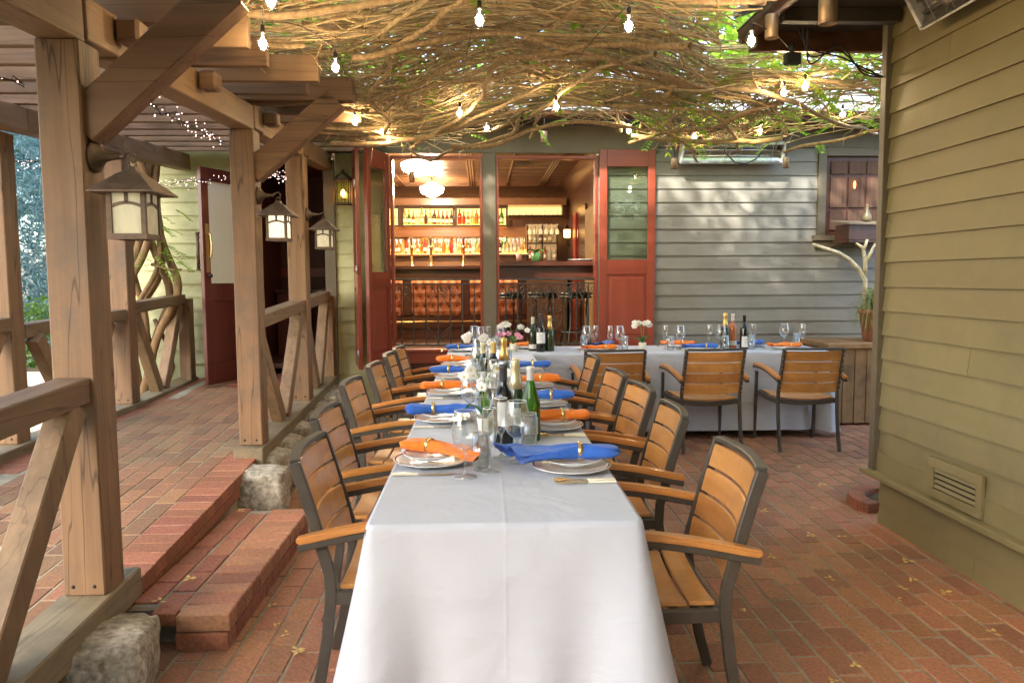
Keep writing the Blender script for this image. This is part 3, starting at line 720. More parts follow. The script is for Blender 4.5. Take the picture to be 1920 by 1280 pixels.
# ------------------------------------------------------------------ things in the bar
m_iron = M('wrought_iron', (.055, .053, .045), (.10, .095, .08), 30, rough=.45, metal=.6)
def spiral(c, r, a0, turns, s=1, n=22):
    return [(c[0] + s * r * (1 - .82 * i / n) * math.cos(a0 + turns * 2 * PI * i / n), c[1], c[2] + r * (1 - .82 * i / n) * math.sin(a0 + turns * 2 * PI * i / n)) for i in range(n + 1)]
def iron_rail(label, x0, x1, n, fancy):
    yr = YW + .03; zt, zb = 1.415, .745
    t = thing('iron_railing', label, 'railing', ((x0 + x1) / 2, yr, .70), 0, 'wrought iron window railings')
    X = lambda x: x - (x0 + x1) / 2; Z = lambda z: z - .70
    MB().box(X(x0), X(x1), -.018, .018, Z(zt) - .012, Z(zt) + .008).build('top_rail', m_iron, t, bevel=.003)
    MB().box(X(x0), X(x1), -.014, .014, Z(zb) - .01, Z(zb) + .01).build('bottom_rail', m_iron, t, bevel=.002)
    MB().box(X(x0), X(x1), -.012, .012, Z(zt) - .055, Z(zt) - .04).build('upper_rail', m_iron, t, bevel=.002)
    for i in range(n):
        x = X(x0 + (x1 - x0) * (i + .5) / n)
        if i % 2 == 0:                                  # twisted bar
            vs = []; fs = []; m = 30
            for k in range(m + 1):
                z = Z(zb) + (Z(zt) - .04 - Z(zb)) * k / m; q = k * .62 if 5 < k < 26 else 0
                vs += [(x + .0085 * math.cos(q + PI / 4 + a * PI / 2), .0085 * math.sin(q + PI / 4 + a * PI / 2), z) for a in range(4)]
            for k in range(m):
                for a in range(4): fs.append((k * 4 + a, k * 4 + (a + 1) % 4, k * 4 + 4 + (a + 1) % 4, k * 4 + 4 + a))
            MB().add(vs, fs).build('baluster', m_iron, t)
        else: MB().box(x - .007, x + .007, -.007, .007, Z(zb), Z(zt) - .04).build('baluster', m_iron, t)
    w_ = (x1 - x0) / n
    for i in range(n):
        if i % 4 in (1, 2) and not fancy: continue
        x = X(x0 + (x1 - x0) * (i + .5) / n)
        s = MB()
        for sg in (-1, 1):
            s.tube(spiral((x + sg * .05, 0, Z(zt) - .11), .045, PI if sg > 0 else 0, 1.6, 1 if sg > 0 else 1), .0042, 6)
        if fancy and i in (n // 2, n // 2 - 1):
            for zz in (.30, .42):
                for sg in (-1, 1): s.tube(spiral((x + sg * .055, 0, zz), .05, 0 if sg < 0 else PI, 1.5 * sg), .0042, 6)
        s.tube([(x - .04, 0, Z(zt) - .15), (x - .075, 0, Z(zt) - .22), (x - .1, 0, Z(zt) - .26)], .004, 6)
        s.tube([(x + .04, 0, Z(zt) - .15), (x + .075, 0, Z(zt) - .22), (x + .1, 0, Z(zt) - .26)], .004, 6)
        s.build('scroll', m_iron, t)
    sc_ = MB()
    for sg in (-1, 1): sc_.tube([(sg * .14, 0, .25), (sg * .06, 0, .17), (sg * .012, 0, .13)] , .004, 6); sc_.tube(spiral((sg * .032, 0, .11), .028, PI / 2, 1.3 * sg), .004, 6)
    sc_.build('scroll', m_iron, t)
    return t
iron_rail('wrought iron railing in the left bar opening, before the tufted panel', -.893, -.022, 7, False)
iron_rail('wrought iron railing with round scrolls in the right bar opening', .176, 1.154, 8, True)

# bar counter with tufted leather front
BY = 11.2
m_lea = M('tan_leather', (.36, .105, .04), (.45, .15, .06), 20, rough=.35, rough2=.5, bump=.1)
bar = thing('bar_counter', 'long bar with tufted orange leather front and dark top', 'bar', (-1.1, BY, RF))
BX0, BX1 = -2.3, 1.75
MB().box(BX0, BX1, .02, .7, .0, 1.0).build('body', m_dkwood, bar)
MB().box(BX0 - .02, BX1 + .05, -.2, .75, 1.0, 1.06).build('top', m_dkwood, bar, bevel=.01)
MB().box(BX0, BX1, -.06, .019, .88, .999).build('apron', m_dkwood, bar, bevel=.006)
MB().box(BX0, BX1, -.085, -.061, .855, .96).build('lip', m_dkwood, bar, bevel=.004)
MB().box(BX0, BX1, -.03, .019, .0, .33).build('plinth', m_dkwood, bar, bevel=.006)
px_ = [-2.2, -.85, 0, .85, 1.68]
for x in px_: MB().box(x - .06, x + .06, -.05, .0195, .335, .875).build('pilaster', m_dkwood, bar, bevel=.006)
for a, c in zip(px_[:-1], px_[1:]):
    xa, xb = a + .065, c - .065; nx = max(2, round((xb - xa) / .13)); nu, nv = nx * 8, 32
    def tuft(u, v):
        gx, gz = u * nx, v * 4
        best = 9
        for ii in (math.floor(gz) - 1, math.floor(gz), math.floor(gz) + 1, math.floor(gz) + 2):
            off = .5 if ii % 2 else 0
            for jj in (math.floor(gx - off), math.floor(gx - off) + 1):
                best = min(best, math.hypot((gx - off - jj) * .9, gz - ii))
        return (xa + u * (xb - xa), -.034 + .044 * math.exp(-(best / .26) ** 2) - .012 * min(1, best), .34 + v * .53)
    tp = MB().grid(tuft, nu, nv).build('tufted_panel', m_lea, bar)
    bt = MB()
    for ii in range(0, 5):
        for jj in range(0, nx + 1):
            gx = jj + (.5 if ii % 2 else 0)
            if .1 < gx < nx - .1 and 0 < ii < 4 or (ii in (1, 3) and gx < nx): bt.ball((xa + gx / nx * (xb - xa), -.006, .34 + ii / 4 * .53), .014, 8, 5)
    bt.build('buttons', m_dkwood, tp, kind='stuff')
MB().box(BX0 + .05, BX1 - .05, -.057, -.03, .872, .879).build('under_bar_light', glow('under_bar_glow', (1, .62, .3), 3), bar)
MB().tube([(BX0, -.16, .25), (BX1, -.16, .25)], .018, 10).build('foot_rail', m_brass, bar)
# beer tap column and small things on the counter
def tap(label, x):
    t = thing('beer_tap', label, 'tap', (x, BY + .35, RF + 1.06), 0, 'brass taps on the bar')
    MB().lathe([(.05, 0), (.05, .01), (.022, .02), (.02, .26), (.03, .27), (.03, .3)], (0, 0, 0), 12).build('column', m_brass, t)
    MB().lathe([(.01, .3), (.016, .36), (.018, .42), (.008, .44)], (0, -.02, 0), 8).build('handle', m_dkwood, t)
for k, x in enumerate((-1.06, -.77, -.28)): tap('%s brass beer tap from the left on the bar counter' % ('first', 'second', 'third')[k], x)

# back bar: lit shelves
m_bwood = wood('back_bar_wood', (.20, .085, .036), (.30, .135, .06), 'x', 8, rough=.3, bump=.05, coat=.2)
SY = 12.72
back = thing('back_bar', 'lit back bar with framed upper cabinets and a long lower shelf', 'shelf', (-1.1, SY, RF))
def XB(x): return x + 1.1
def ZB(z): return z - RF
def bpart(name, x0, x1, y0, y1, z0, z1, m, bev=.004): return MB().box(XB(x0), XB(x1), y0, y1, ZB(z0), ZB(z1)).build(name, m, back, bevel=bev)
m_glowp = M('amber_backlit_panel', (.6, .42, .2), (.8, .6, .32), 14, rough=.5, emit=(1, .52, .14), estr=.26)
m_glows = M('shelf_light_strip', (.9, .7, .35), rough=.5, emit=(1, .55, .13), estr=.6)
for x0, x1 in ((-2.6, -1.36), (-1.32, -.46), (-.44, .43)):
    f = bpart('cabinet_frame', x0, x1, -.02, .0, 2.285, 2.31, m_dark); bpart('cabinet_frame', x0, x1, -.02, 0, 2.60, 2.625, m_dark)
    bpart('cabinet_frame', x0, x0 + .025, -.02, 0, 2.3105, 2.5995, m_dark); bpart('cabinet_frame', x1 - .025, x1, -.02, 0, 2.3105, 2.5995, m_dark)
    bpart('backlit_panel', x0 + .026, x1 - .026, .2, .21, 2.315, 2.595, m_glowp, 0)
    bpart('shelf_board', x0 + .03, x1 - .03, .0, .2, 2.30, 2.315, m_glows, 0)
    MB().tube([(XB(x0), -.01, ZB(2.43)), (XB(x1), -.01, ZB(2.43))], .006, 6).build('rail_bar', m_bolt, back)
bpart('shelf_board', .44, 1.36, -.02, .2, 2.445, 2.47, m_dark); bpart('backlit_panel', .44, 1.36, .2, .21, 2.47, 2.62, m_glowp, 0); bpart('end_frame', 1.34, 1.365, -.02, .2, 2.4705, 2.62, m_dark)
bpart('bulkhead', -2.6, 1.4, -.08, .26, 2.626, 2.74, m_bwood)
bpart('header_board', -2.6, 1.0, .12, .26, 2.12, 2.284, m_bwood)
bpart('mirror', -2.6, .72, .22, .235, 1.80, 2.119, M('warm_mirror', (.55, .36, .2), rough=.08, metal=.8), 0)
m_window_refl = M('painted_window_reflection', (.8, .75, .8), rough=.5, emit=(1, .86, .82), estr=.06)  # pale glowing patches stand in for windows reflected in the mirror
for x0, x1 in ((-1.55, -1.33), (-1.24, -1.02), (-.86, -.56), (-.42, -.05), (.40, .66)): bpart('mirror_reflection', x0, x1, .205, .2195, 1.94, 2.09, m_window_refl, 0)
bpart('shelf_board', -2.6, .75, -.14, .22, 1.795, 1.825, m_bwood); bpart('shelf_light', -2.6, .75, -.10, .2, 1.8255, 1.833, m_glows, 0)
bpart('tier', -2.6, .75, .1, .2, 1.8335, 1.90, m_glows, 0)
bpart('lower_cabinet', -2.6, 1.4, -.18, .25, RF + .001, 1.70, m_bwood)
bpart('tile_panel', -2.6, 1.0, -.01, .2, 1.7005, 1.794, m_bwood, 0)
# right side of the back bar: mirror cabinet with a pale interior
bpart('side_cabinet', .74, 1.26, .0, .22, 1.72, 2.31, M('tan_backing', (.4, .26, .13), (.5, .35, .2), 6, rough=.5, emit=(1, .7, .35), estr=.03), 0)
for x in (.75, 1.0, 1.25): bpart('mullion', x - .012, x + .012, -.03, -.0005, 1.72, 2.3, m_dkwood, .002)
bpart('mullion', .763, 1.237, -.025, -.0006, 1.99, 2.01, m_dkwood, .002)

# bottles behind the bar
def bottle_mesh(name, m, r=.038, h=.3, neck=.013, sh=.55):
    return MB().lathe([(r * .9, 0), (r, .006), (r, h * sh), (r * .9, h * (sh + .06)), (neck * 1.5, h * (sh + .17)), (neck, h * (sh + .23)), (neck, h * .93), (neck * 1.25, h * .935), (neck * 1.25, h), (neck, h)], (0, 0, 0), 12).mesh(name, m)
bc = {'amber': (.55, .2, .03), 'pale gold': (.75, .55, .2), 'clear': (.7, .68, .6), 'green': (.06, .3, .05), 'red': (.5, .05, .02), 'dark brown': (.06, .03, .02), 'orange': (.75, .2, .03)}
bmesh_ = {}
for cn, c in bc.items():
    for v in range(2):
        m = M('bar_bottle_' + cn.replace(' ', '_'), c, tuple(min(1, q * 1.15) for q in c), 6, rough=.08, trans=.55 if cn != 'dark brown' else .1, coat=.3)
        bmesh_[cn, v] = bottle_mesh('bar_bottle', m, .032 + .006 * v, .25 + .04 * v, .012, .5 + .08 * v)
m_lbl = M('cream_label', (.75, .7, .55), (.82, .78, .64), 10, rough=.7)
lbl_me = MB().shell([(.0385, .05), (.0385, .12)], n=12).mesh('paper_label', m_lbl); lbl_me2 = MB().shell([(.0325, .04), (.0325, .1)], n=12).mesh('paper_label', m_lbl)
def bar_bottle(cn, x, y, z, where, s=1.0):
    v = RN.randrange(2)
    o = put('liquor_bottle', bmesh_[cn, v], None, (x, y, z), (0, 0, RN.uniform(0, 6)), scale=(s, s, s * RN.uniform(.9, 1.08)))
    tag(o, '%s liquor bottle on the %s' % (cn, where), 'bottle', '%s bottles on the %s' % (cn, where))
    if RN.random() < .6: put('paper_label', lbl_me if v else lbl_me2, o)
cl = list(bc)
x = -1.28; seq = ['pale gold', 'green', 'amber', 'clear', 'pale gold', 'dark brown', 'pale gold', 'dark brown', 'amber', 'dark brown', 'red', 'dark brown', 'orange', 'red', 'red', 'amber', 'pale gold', 'orange', 'pale gold', 'amber', 'pale gold', 'green']
k = 0
while x < .4:
    if not any(abs(x - q) < .055 for q in (-1.34, -.45, .42)): bar_bottle(seq[k % len(seq)], x, SY + .1, 2.316, 'framed upper shelf', .95)
    x += .07; k += 1
pal1 = ['orange', 'orange', 'amber', 'pale gold', 'red', 'clear', 'pale gold', 'orange', 'amber', 'red', 'clear', 'pale gold']
x = -1.5; k = 0
while x < .70:
    bar_bottle(pal1[k % 12] if x < 0 else RN.choice(['clear', 'pale gold', 'clear', 'dark brown', 'clear']), x, SY - .04 + RN.uniform(-.02, .02), 1.834, 'front row of the lower shelf', .85); x += .062; k += 1
x = -1.46; k = 0
while x < .72:
    bar_bottle(RN.choice(['green', 'clear', 'pale gold', 'green', 'clear', 'amber']), x, SY + .14 + RN.uniform(-.01, .01), 1.901, 'rear row of the lower shelf', .78); x += .072; k += 1
for k in range(6): bar_bottle(RN.choice(['clear', 'pale gold', 'amber']), .80 + k * .08, SY - .1, 2.012, 'side cabinet of the back bar', .8); bar_bottle(RN.choice(['clear', 'pale gold', 'red']), .80 + k * .08, SY - .1, 1.722, 'side cabinet of the back bar', .85)
# hanging glasses over the right shelf
m_glass = thin_glass('drinking_glass', (.94, .955, .95), .85, .0, .16, (.3, .33, .32))
m_rim_glint = M('rim_highlight', (.72, .75, .74), rough=.12, coat=.6)  # opaque pale rims stand in for highlights along the glass edge
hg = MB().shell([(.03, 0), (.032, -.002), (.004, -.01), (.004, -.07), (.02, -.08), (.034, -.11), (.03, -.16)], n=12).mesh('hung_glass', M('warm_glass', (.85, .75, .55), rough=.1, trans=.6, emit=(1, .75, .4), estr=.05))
for k in range(8):
    o = put('hanging_glass', hg, None, (.50 + k * .108, SY + .02, 2.62)); tag(o, 'stemmed glass hanging upside down over the right end of the back bar', 'glass', 'glasses hanging in the back bar')
for k in range(6):
    o = put('hanging_glass', hg, None, (.78 + k * .09, SY - .2, 2.30)); tag(o, 'stemmed glass hanging below the right end shelf of the back bar', 'glass', 'glasses hanging under the end shelf')

# schoolhouse ceiling lights
m_opal = glow('opal_glass_lit', (1, .80, .53), 30)
def globe(label, x, y, f):
    t = thing('ceiling_light', label, 'lamp', (x, y, f), 0, 'schoolhouse globe lights in the bar')
    MB().tube([(0, 0, -.01), (0, 0, RCZ - f)], .012, 10).build('stem', m_copper, t)
    MB().lathe([(.0, 0), (.085, 0), (.085, -.02), (.07, -.03), (.07, -.05), (.06, -.06)][1:], (0, 0, 0), 20).build('fitter', m_copper, t)
    MB().lathe([(.065, -.055), (.10, -.062), (.17, -.085), (.178, -.10), (.16, -.165), (.10, -.2), (.05, -.225), (.012, -.235)], (0, 0, 0), 28).build('globe', m_opal, t)
globe('nearer opal globe ceiling light in the bar', -.735, 8.8, 2.815); globe('farther opal globe ceiling light in the bar', -.74, 11.5, 2.865)
# warm wall sconce
def sconce(label, x, y, z, ax, sc_=1.0):
    t = thing('wall_sconce', label, 'lamp', (x, y, z))
    MB().lathe([(.035, -.07), (.05, -.065), (.055, .06), (.02, .09), (.008, .12)], (0, 0, 0), 8).build('shade', M('amber_shade', (.8, .5, .2), rough=.3, emit=(1, .5, .12), estr=1.6), t)
    MB().lathe([(.06, .058), (.06, .066), (.02, .1), (.006, .14)], (0, 0, 0), 8).build('cap', m_bolt, t)
    MB().tube([(0, 0, -.07), (0, .0, -.16), (.05, .1, -.2)], .008, 6).build('arm', m_bolt, t)
sconce('amber wall sconce on the right wall inside the bar', 1.37, 12.3, 2.14, 0)

# drinks ledge behind the right opening, with stools under it
lg = thing('drinks_ledge', 'dark wooden drinks ledge just inside the right bar opening', 'counter', (.7, 8.55, RF))
MB().box(-.62, .74, -.2, .22, 1.0, 1.055).build('top', m_dkwood, lg, bevel=.008); MB().box(-.60, .74, -.12, -.08, .86, .9995).build('apron', m_dkwood, lg, bevel=.004)
MB().box(-.3, .55, .0, .03, .85, .88).build('rail', m_steel, lg); MB().box(.6, .66, -.05, .05, 0, .9995).build('leg', m_dkwood, lg, bevel=.005); MB().box(-.58, -.52, -.05, .05, 0, .9995).build('leg', m_dkwood, lg, bevel=.005)
def stool(label, x, y):
    t = thing('bar_stool', label, 'stool', (x, y, RF), RN.uniform(0, 1), 'black bar stools inside the bar')
    MB().lathe([(.16, .665), (.185, .675), (.188, .695), (.15, .71), (.01, .715)], (0, 0, 0), 20).build('seat', M('black_vinyl', (.03, .028, .025), (.05, .045, .04), 10, rough=.3), t)
    MB().lathe([(.175, .635), (.185, .64), (.185, .662), (.175, .662)], (0, 0, 0), 20).build('seat_ring', m_iron, t)
    for k in range(4):
        a = PI / 4 + k * PI / 2
        pts = [(r * math.cos(a), r * math.sin(a), z) for r, z in ((.15, .64), (.135, .5), (.14, .34), (.19, .15), (.22, 0))]
        MB().tube(pts, .012, 7).build('leg', m_iron, t)
    MB().tube([(.165 * math.cos(2 * PI * i / 20), .165 * math.sin(2 * PI * i / 20), .24) for i in range(21)], .009, 6).build('foot_ring', m_iron, t)
for k, (x, y) in enumerate(((.32, 8.95), (.72, 9.1), (1.1, 8.95))): stool('%s black bar stool from the right, inside the right opening' % ('third', 'second', 'first')[k], x, y)
# potted orchid, plate and cups on the ledge
m_gpot = M('green_glaze', (.10, .28, .09), (.15, .36, .13), 8, rough=.2)
m_oleaf = M('orchid_leaf', (.03, .12, .02), (.06, .19, .03), 10, rough=.3)
def strap_leaf(mb, base, ang, ln, wd, rise, droop):
    pts = []
    vs = []; n = 8; ca, sa = math.cos(ang), math.sin(ang)
    for i in range(n + 1):
        u = i / n; d = ln * u; z = base[2] + rise * math.sin(u * PI * .6) - droop * u * u; w_ = wd * (math.sin(PI * min(1, u * .93 + .07))) ** .6
        x, y = base[0] + ca * d, base[1] + sa * d
        vs += [(x - sa * w_, y + ca * w_, z + .006), (x, y, z - .003), (x + sa * w_, y - ca * w_, z + .006)]
    fs = []
    for i in range(n): fs += [(i * 3, i * 3 + 1, i * 3 + 4, i * 3 + 3), (i * 3 + 1, i * 3 + 2, i * 3 + 5, i * 3 + 4)]
    mb.add(vs, fs, True)
t = thing('potted_orchid', 'leafy orchid in a green glazed pot on the drinks ledge', 'plant', (.60, 8.5, RF + 1.055))
MB().lathe([(.04, 0), (.05, .01), (.055, .1), (.052, .1), (.045, .02)], (0, 0, 0), 16).build('pot', m_gpot, t)
mb = MB()
for a in (0.2, 1.6, 2.7, 3.6, 5.2): strap_leaf(mb, (0, 0, .1), a, .15, .022, .06, .06)
mb.build('leaves', m_oleaf, t, normals=False)
MB().tube([(0, 0, .1), (.0, .0, .25), (-.01, 0, .4)], .005, 6).build('stem', m_oleaf, t)
o = MB().lathe([(.09, 0), (.1, .004), (.16, .018), (.162, .022), (.1, .009), (.01, .008)], (1.12, 8.5, RF + 1.0555), 24).build('serving_plate', M('porcelain', (.78, .77, .73), rough=.18, coat=.3)); tag(o, 'pale serving plate lying on the right end of the drinks ledge', 'plate')
o = MB().lathe([(.026, 0), (.036, .09), (.034, .09), (.024, .006)], (.41, 8.48, RF + 1.0555), 14).build('straw_cup', M('pink_cup', (.75, .45, .35), rough=.5)); tag(o, 'pinkish cup of straws on the drinks ledge left of the green pot', 'cup')
# ------------------------------------------------------------------ tables and cloths
TZ = .762
def cloth_mat():
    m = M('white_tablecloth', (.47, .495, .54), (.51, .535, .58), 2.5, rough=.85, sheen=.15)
    nt = m.node_tree; N = nt.nodes; L = nt.links; b = N['Principled BSDF']
    tc = N.new('ShaderNodeTexCoord'); mp = N.new('ShaderNodeMapping'); L.new(tc.outputs['Object'], mp.inputs[0])
    mp.inputs['Scale'].default_value = (1, 1, 1.6)
    n = N.new('ShaderNodeTexNoise'); n.inputs['Scale'].default_value = 3.2; n.inputs['Detail'].default_value = 3; n.inputs['Distortion'].default_value = .8; L.new(mp.outputs[0], n.inputs['Vector'])
    n2 = N.new('ShaderNodeTexNoise'); n2.inputs['Scale'].default_value = 11; n2.inputs['Detail'].default_value = 3; n2.inputs['Distortion'].default_value = 1.2; L.new(mp.outputs[0], n2.inputs['Vector'])
    ad = N.new('ShaderNodeMath'); ad.operation = 'MULTIPLY_ADD'; L.new(n2.outputs['Fac'], ad.inputs[0]); ad.inputs[1].default_value = .22; L.new(n.outputs['Fac'], ad.inputs[2])
    # ironed fold lines in the cloth, one along the table and some across
    sx = N.new('ShaderNodeSeparateXYZ'); L.new(tc.outputs['Object'], sx.inputs[0])
    def crease(sock, per, ph):
        a = N.new('ShaderNodeMath'); a.operation = 'ADD'; L.new(sock, a.inputs[0]); a.inputs[1].default_value = ph
        p = N.new('ShaderNodeMath'); p.operation = 'PINGPONG'; L.new(a.outputs[0], p.inputs[0]); p.inputs[1].default_value = per
        r = N.new('ShaderNodeMapRange'); L.new(p.outputs[0], r.inputs[0]); r.inputs['From Min'].default_value = 0; r.inputs['From Max'].default_value = .008; r.inputs['To Min'].default_value = .055; r.inputs['To Max'].default_value = 0
        return r.outputs[0]
    c1 = crease(sx.outputs['X'], 9, 0); c2 = crease(sx.outputs['Y'], .9, .1)
    s1 = N.new('ShaderNodeMath'); s1.operation = 'ADD'; L.new(c1, s1.inputs[0]); L.new(ad.outputs[0], s1.inputs[1])
    s2 = N.new('ShaderNodeMath'); s2.operation = 'MULTIPLY_ADD'; L.new(c2, s2.inputs[0]); s2.inputs[1].default_value = .35; L.new(s1.outputs[0], s2.inputs[2])
    c3 = crease(sx.outputs['Z'], .9, -.46); s3 = N.new('ShaderNodeMath'); s3.operation = 'MULTIPLY_ADD'; L.new(c3, s3.inputs[0]); s3.inputs[1].default_value = .5; L.new(s2.outputs[0], s3.inputs[2]); s2 = s3
    bp = N.new('ShaderNodeBump'); bp.inputs['Strength'].default_value = .7; bp.inputs['Distance'].default_value = .022; L.new(s2.outputs[0], bp.inputs['Height']); L.new(bp.outputs[0], b.inputs['Normal'])
    return m
m_cloth = cloth_mat()
def cloth(name, label, x0, x1, y0, y1, hem, flare, folds, seed):
    """rounded-corner sheet over a table: top, turned edge, hanging skirt with folds"""
    cxx, cyy = (x0 + x1) / 2, (y0 + y1) / 2; a, b = (x1 - x0) / 2, (y1 - y0) / 2; rc = .03
    per = []
    def side(p, q, n): 
        for i in range(n): per.append((p[0] + (q[0] - p[0]) * i / n, p[1] + (q[1] - p[1]) * i / n, 0))
    def corner(cx_, cy_, a0):
        for i in range(9): q = a0 + PI / 2 * i / 9; per.append((cx_ + rc * math.cos(q), cy_ + rc * math.sin(q), 1))
    nx, ny = max(14, int(2 * a / .05)), max(14, int(2 * b / .05))
    side((-a + rc, -b), (a - rc, -b), nx); corner(a - rc, -b + rc, -PI / 2)
    side((a, -b + rc), (a, b - rc), ny); corner(a - rc, b - rc, 0)
    side((a - rc, b), (-a + rc, b), nx); corner(-a + rc, b - rc, PI / 2)
    side((-a, b - rc), (-a, -b + rc), ny); corner(-a + rc, -b + rc, PI)
    n = len(per); rings = []; H = TZ - hem
    def nrm(i):
        p, q = per[(i - 1) % n], per[(i + 1) % n]; d = Vector((q[1] - p[1], -(q[0] - p[0]), 0)); return d.normalized()
    cor = [(a, -b), (a, b), (-a, b), (-a, -b)]
    ns = 22
    for j in range(ns + 1):
        t = j / ns; ring = []
        for i, (x, y, c) in enumerate(per):
            nv = nrm(i); s = i / n
            dc = min(math.hypot(x - p[0], y - p[1]) for p in cor); kc = math.exp(-(dc / .10) ** 2)
            dm = min(abs(dc - .16), .3); kv = math.exp(-(dm / .05) ** 2)
            if t < .08:                                   # turned edge
                q = t / .08 * PI / 2; out = -.012 + .012 * math.sin(q); z = TZ - .012 * (1 - math.cos(q))
            else:
                tt = (t - .08) / .92; z = TZ - .012 - (H - .012) * tt
                w_ = noise.noise((x * folds + seed, y * folds, .6 * tt)) * .5 + noise.noise((x * folds * 2.3, y * folds * 2.3 + seed, tt)) * .25
                out = tt * flare * .55 + tt ** 1.15 * (kc * (flare * 1.5) - kv * flare * .6 + w_ * flare * (1.5 if dc > .25 else .5))
                k3 = math.exp(-((dc - .30) / .05) ** 2); out += tt ** 1.4 * flare * .35 * k3
                z -= kc * .012 * tt - w_ * .006 * tt
            ring.append((x + nv.x * out, y + nv.y * out, z))
        rings.append(ring)
    vs = [p for r in rings for p in r]
    fs = [(j * n + i, j * n + (i + 1) % n, (j + 1) * n + (i + 1) % n, (j + 1) * n + i) for j in range(ns) for i in range(n)]
    mb = MB().add(vs, fs, True)
    # hem band and top sheet
    mb.add([(x, y, TZ) for x, y, z in rings[0]], [tuple(range(n))], False)
    o = mb.build(name, m_cloth, None); o.location = (cxx + .012, cyy, 0)
    hm = MB(); hz = [Vector(p) for p in rings[-1]]
    hm.tube([p for p in hz[::1]] + [hz[0]], .0022, 5); hm.build('hem', m_cloth, o)
    return tag(o, label, 'tablecloth')
def table(label, x0, x1, y0, y1):
    t = thing('folding_table', label, 'table', ((x0 + x1) / 2, (y0 + y1) / 2, 0)); a, b = (x1 - x0) / 2 - .012, (y1 - y0) / 2 - .012
    MB().box(-a, a, -b, b, TZ - .04, TZ - .015).build('tabletop', m_sill, t)
    for sx in (-1, 1):
        for sy in (-1, 1): MB().tube([(sx * (a - .08), sy * (b - .12), 0), (sx * (a - .08), sy * (b - .12), TZ - .04)], .015, 8).build('leg', m_iron, t)
table('long table under the white cloth running away from the camera', -.335, .425, 2.0, 6.585)
table('table under the white cloth across the back by the grey wall', -.335, 3.08, 6.6, 7.35)
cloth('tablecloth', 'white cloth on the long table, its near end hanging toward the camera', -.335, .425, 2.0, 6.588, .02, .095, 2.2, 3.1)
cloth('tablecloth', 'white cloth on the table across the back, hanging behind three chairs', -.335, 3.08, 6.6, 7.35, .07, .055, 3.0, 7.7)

# ------------------------------------------------------------------ armchairs
m_frame = M('taupe_metal', (.062, .052, .039), (.085, .072, .055), 12, rough=.42, rough2=.5, metal=.15, bump=.03, rnd=.03)
m_slat = wood('chair_slat', (.50, .215, .05), (.68, .32, .09), 'x', 26, rough=.30, rough2=.4, bump=.05, rnd=.13, coat=.35, dirt=(.43, .18, .055), dirt_scale=4)
m_arm = wood('chair_arm', (.46, .18, .04), (.62, .27, .07), 'y', 26, rough=.3, bump=.05, rnd=.08, coat=.4)
def chair_proto():
    t = thing('armchair', 'wooden slat armchair', 'chair', group='slatted armchairs')
    def backy(z): return -.24 - .105 * max(0, (z - .44) / .42) ** 1.25
    post_ = [(-.318, 0), (-.286, .12), (-.258, .28), (-.242, .42), (-.245, .5), (backy(.6), .6), (backy(.7), .7), (backy(.8), .8), (backy(.865), .865)]
    for s in (-1, 1):
        MB().sweep([(s * (.243 - .004 * (z > .6)), y, z) for y, z in post_], (1, 0, 0), .021, .036).build('rear_leg', m_frame, t, bevel=.003)
        MB().sweep([(s * .262, y, z) for y, z in ((.262, 0), (.25, .15), (.238, .35), (.228, .615))], (1, 0, 0), .022, .036).build('front_leg', m_frame, t, bevel=.003)
        # arm: metal bar with wooden pad
        ys = [-.335 + .60 * i / 12 for i in range(13)]
        za = lambda y: .598 + .062 * math.sin(max(0, min(1, (y + .335) / .60)) * 2.05)
        ar = MB().sweep([(s * .272, y, za(y)) for y in ys], (1, 0, 0), .03, .022).build('arm', m_frame, t, bevel=.003)
        wv = [.046 if i > 0 else .03 for i in range(13)]; wv[-1] = .034
        MB().sweep([(s * .272, y - .004, za(y) + .0232) for y in ys], (1, 0, 0), .046, .024, ws=wv).build('arm_pad', m_arm, ar, bevel=.006, seg=2)
    MB().sweep([(-.23 + .46 * i / 10, backy(.862) - .030 * (1 - (2 * i / 10 - 1) ** 2), .866) for i in range(11)], (0, 1, 0), .034, .018).build('top_rail', m_frame, t, bevel=.003)
    for s in (-1, 1): MB().sweep([(s * .236, -.235, .415), (s * .243, 0, .41), (s * .25, .235, .425)], (1, 0, 0), .026, .04).build('side_rail', m_frame, t, bevel=.002)
    MB().sweep([(-.235 + .47 * i / 10, .235, .428 - .016 * (1 - (2 * i / 10 - 1) ** 2)) for i in range(11)], (0, 1, 0), .026, .034).build('front_rail', m_frame, t, bevel=.002)
    MB().sweep([(-.23 + .46 * i / 10, -.222, .418 - .018 * (1 - (2 * i / 10 - 1) ** 2)) for i in range(11)], (0, 1, 0), .026, .038).build('rear_rail', m_frame, t, bevel=.002)
    for k in range(5):
        y = -.178 + k * .0868
        MB().sweep([(-.222 + .444 * i / 10, y, .437 - .016 * (1 - (2 * i / 10 - 1) ** 2) + .004 * abs(k - 2)) for i in range(11)], (0, 1, 0), .079, .015).build('seat_slat', m_slat, t, bevel=.003)
    for k in range(4):
        z = .533 + k * .0905; dy = backy(z + .04) - backy(z - .04)
        sd = Vector((0, dy, .08)).normalized()
        MB().sweep([(-.232 + .464 * i / 10, backy(z) + .004 - .034 * (1 - (2 * i / 10 - 1) ** 2), z) for i in range(11)], sd, .084, .015).build('back_slat', m_slat, t, bevel=.003)
    sc_ = MB()
    for s in (-1, 1):
        for k in range(4):
            for o in (-.02, .02):
                z = .533 + k * .0905 + o; sc_.lathe([(.004, 0), (.004, .003)], (s * .243, backy(z) - .0195, z), 6, 'y')
    sc_.build('screws', m_steel, t, kind='stuff')
    t.scale = (1, 1, .978)
    return t
cp = chair_proto(); cu = []
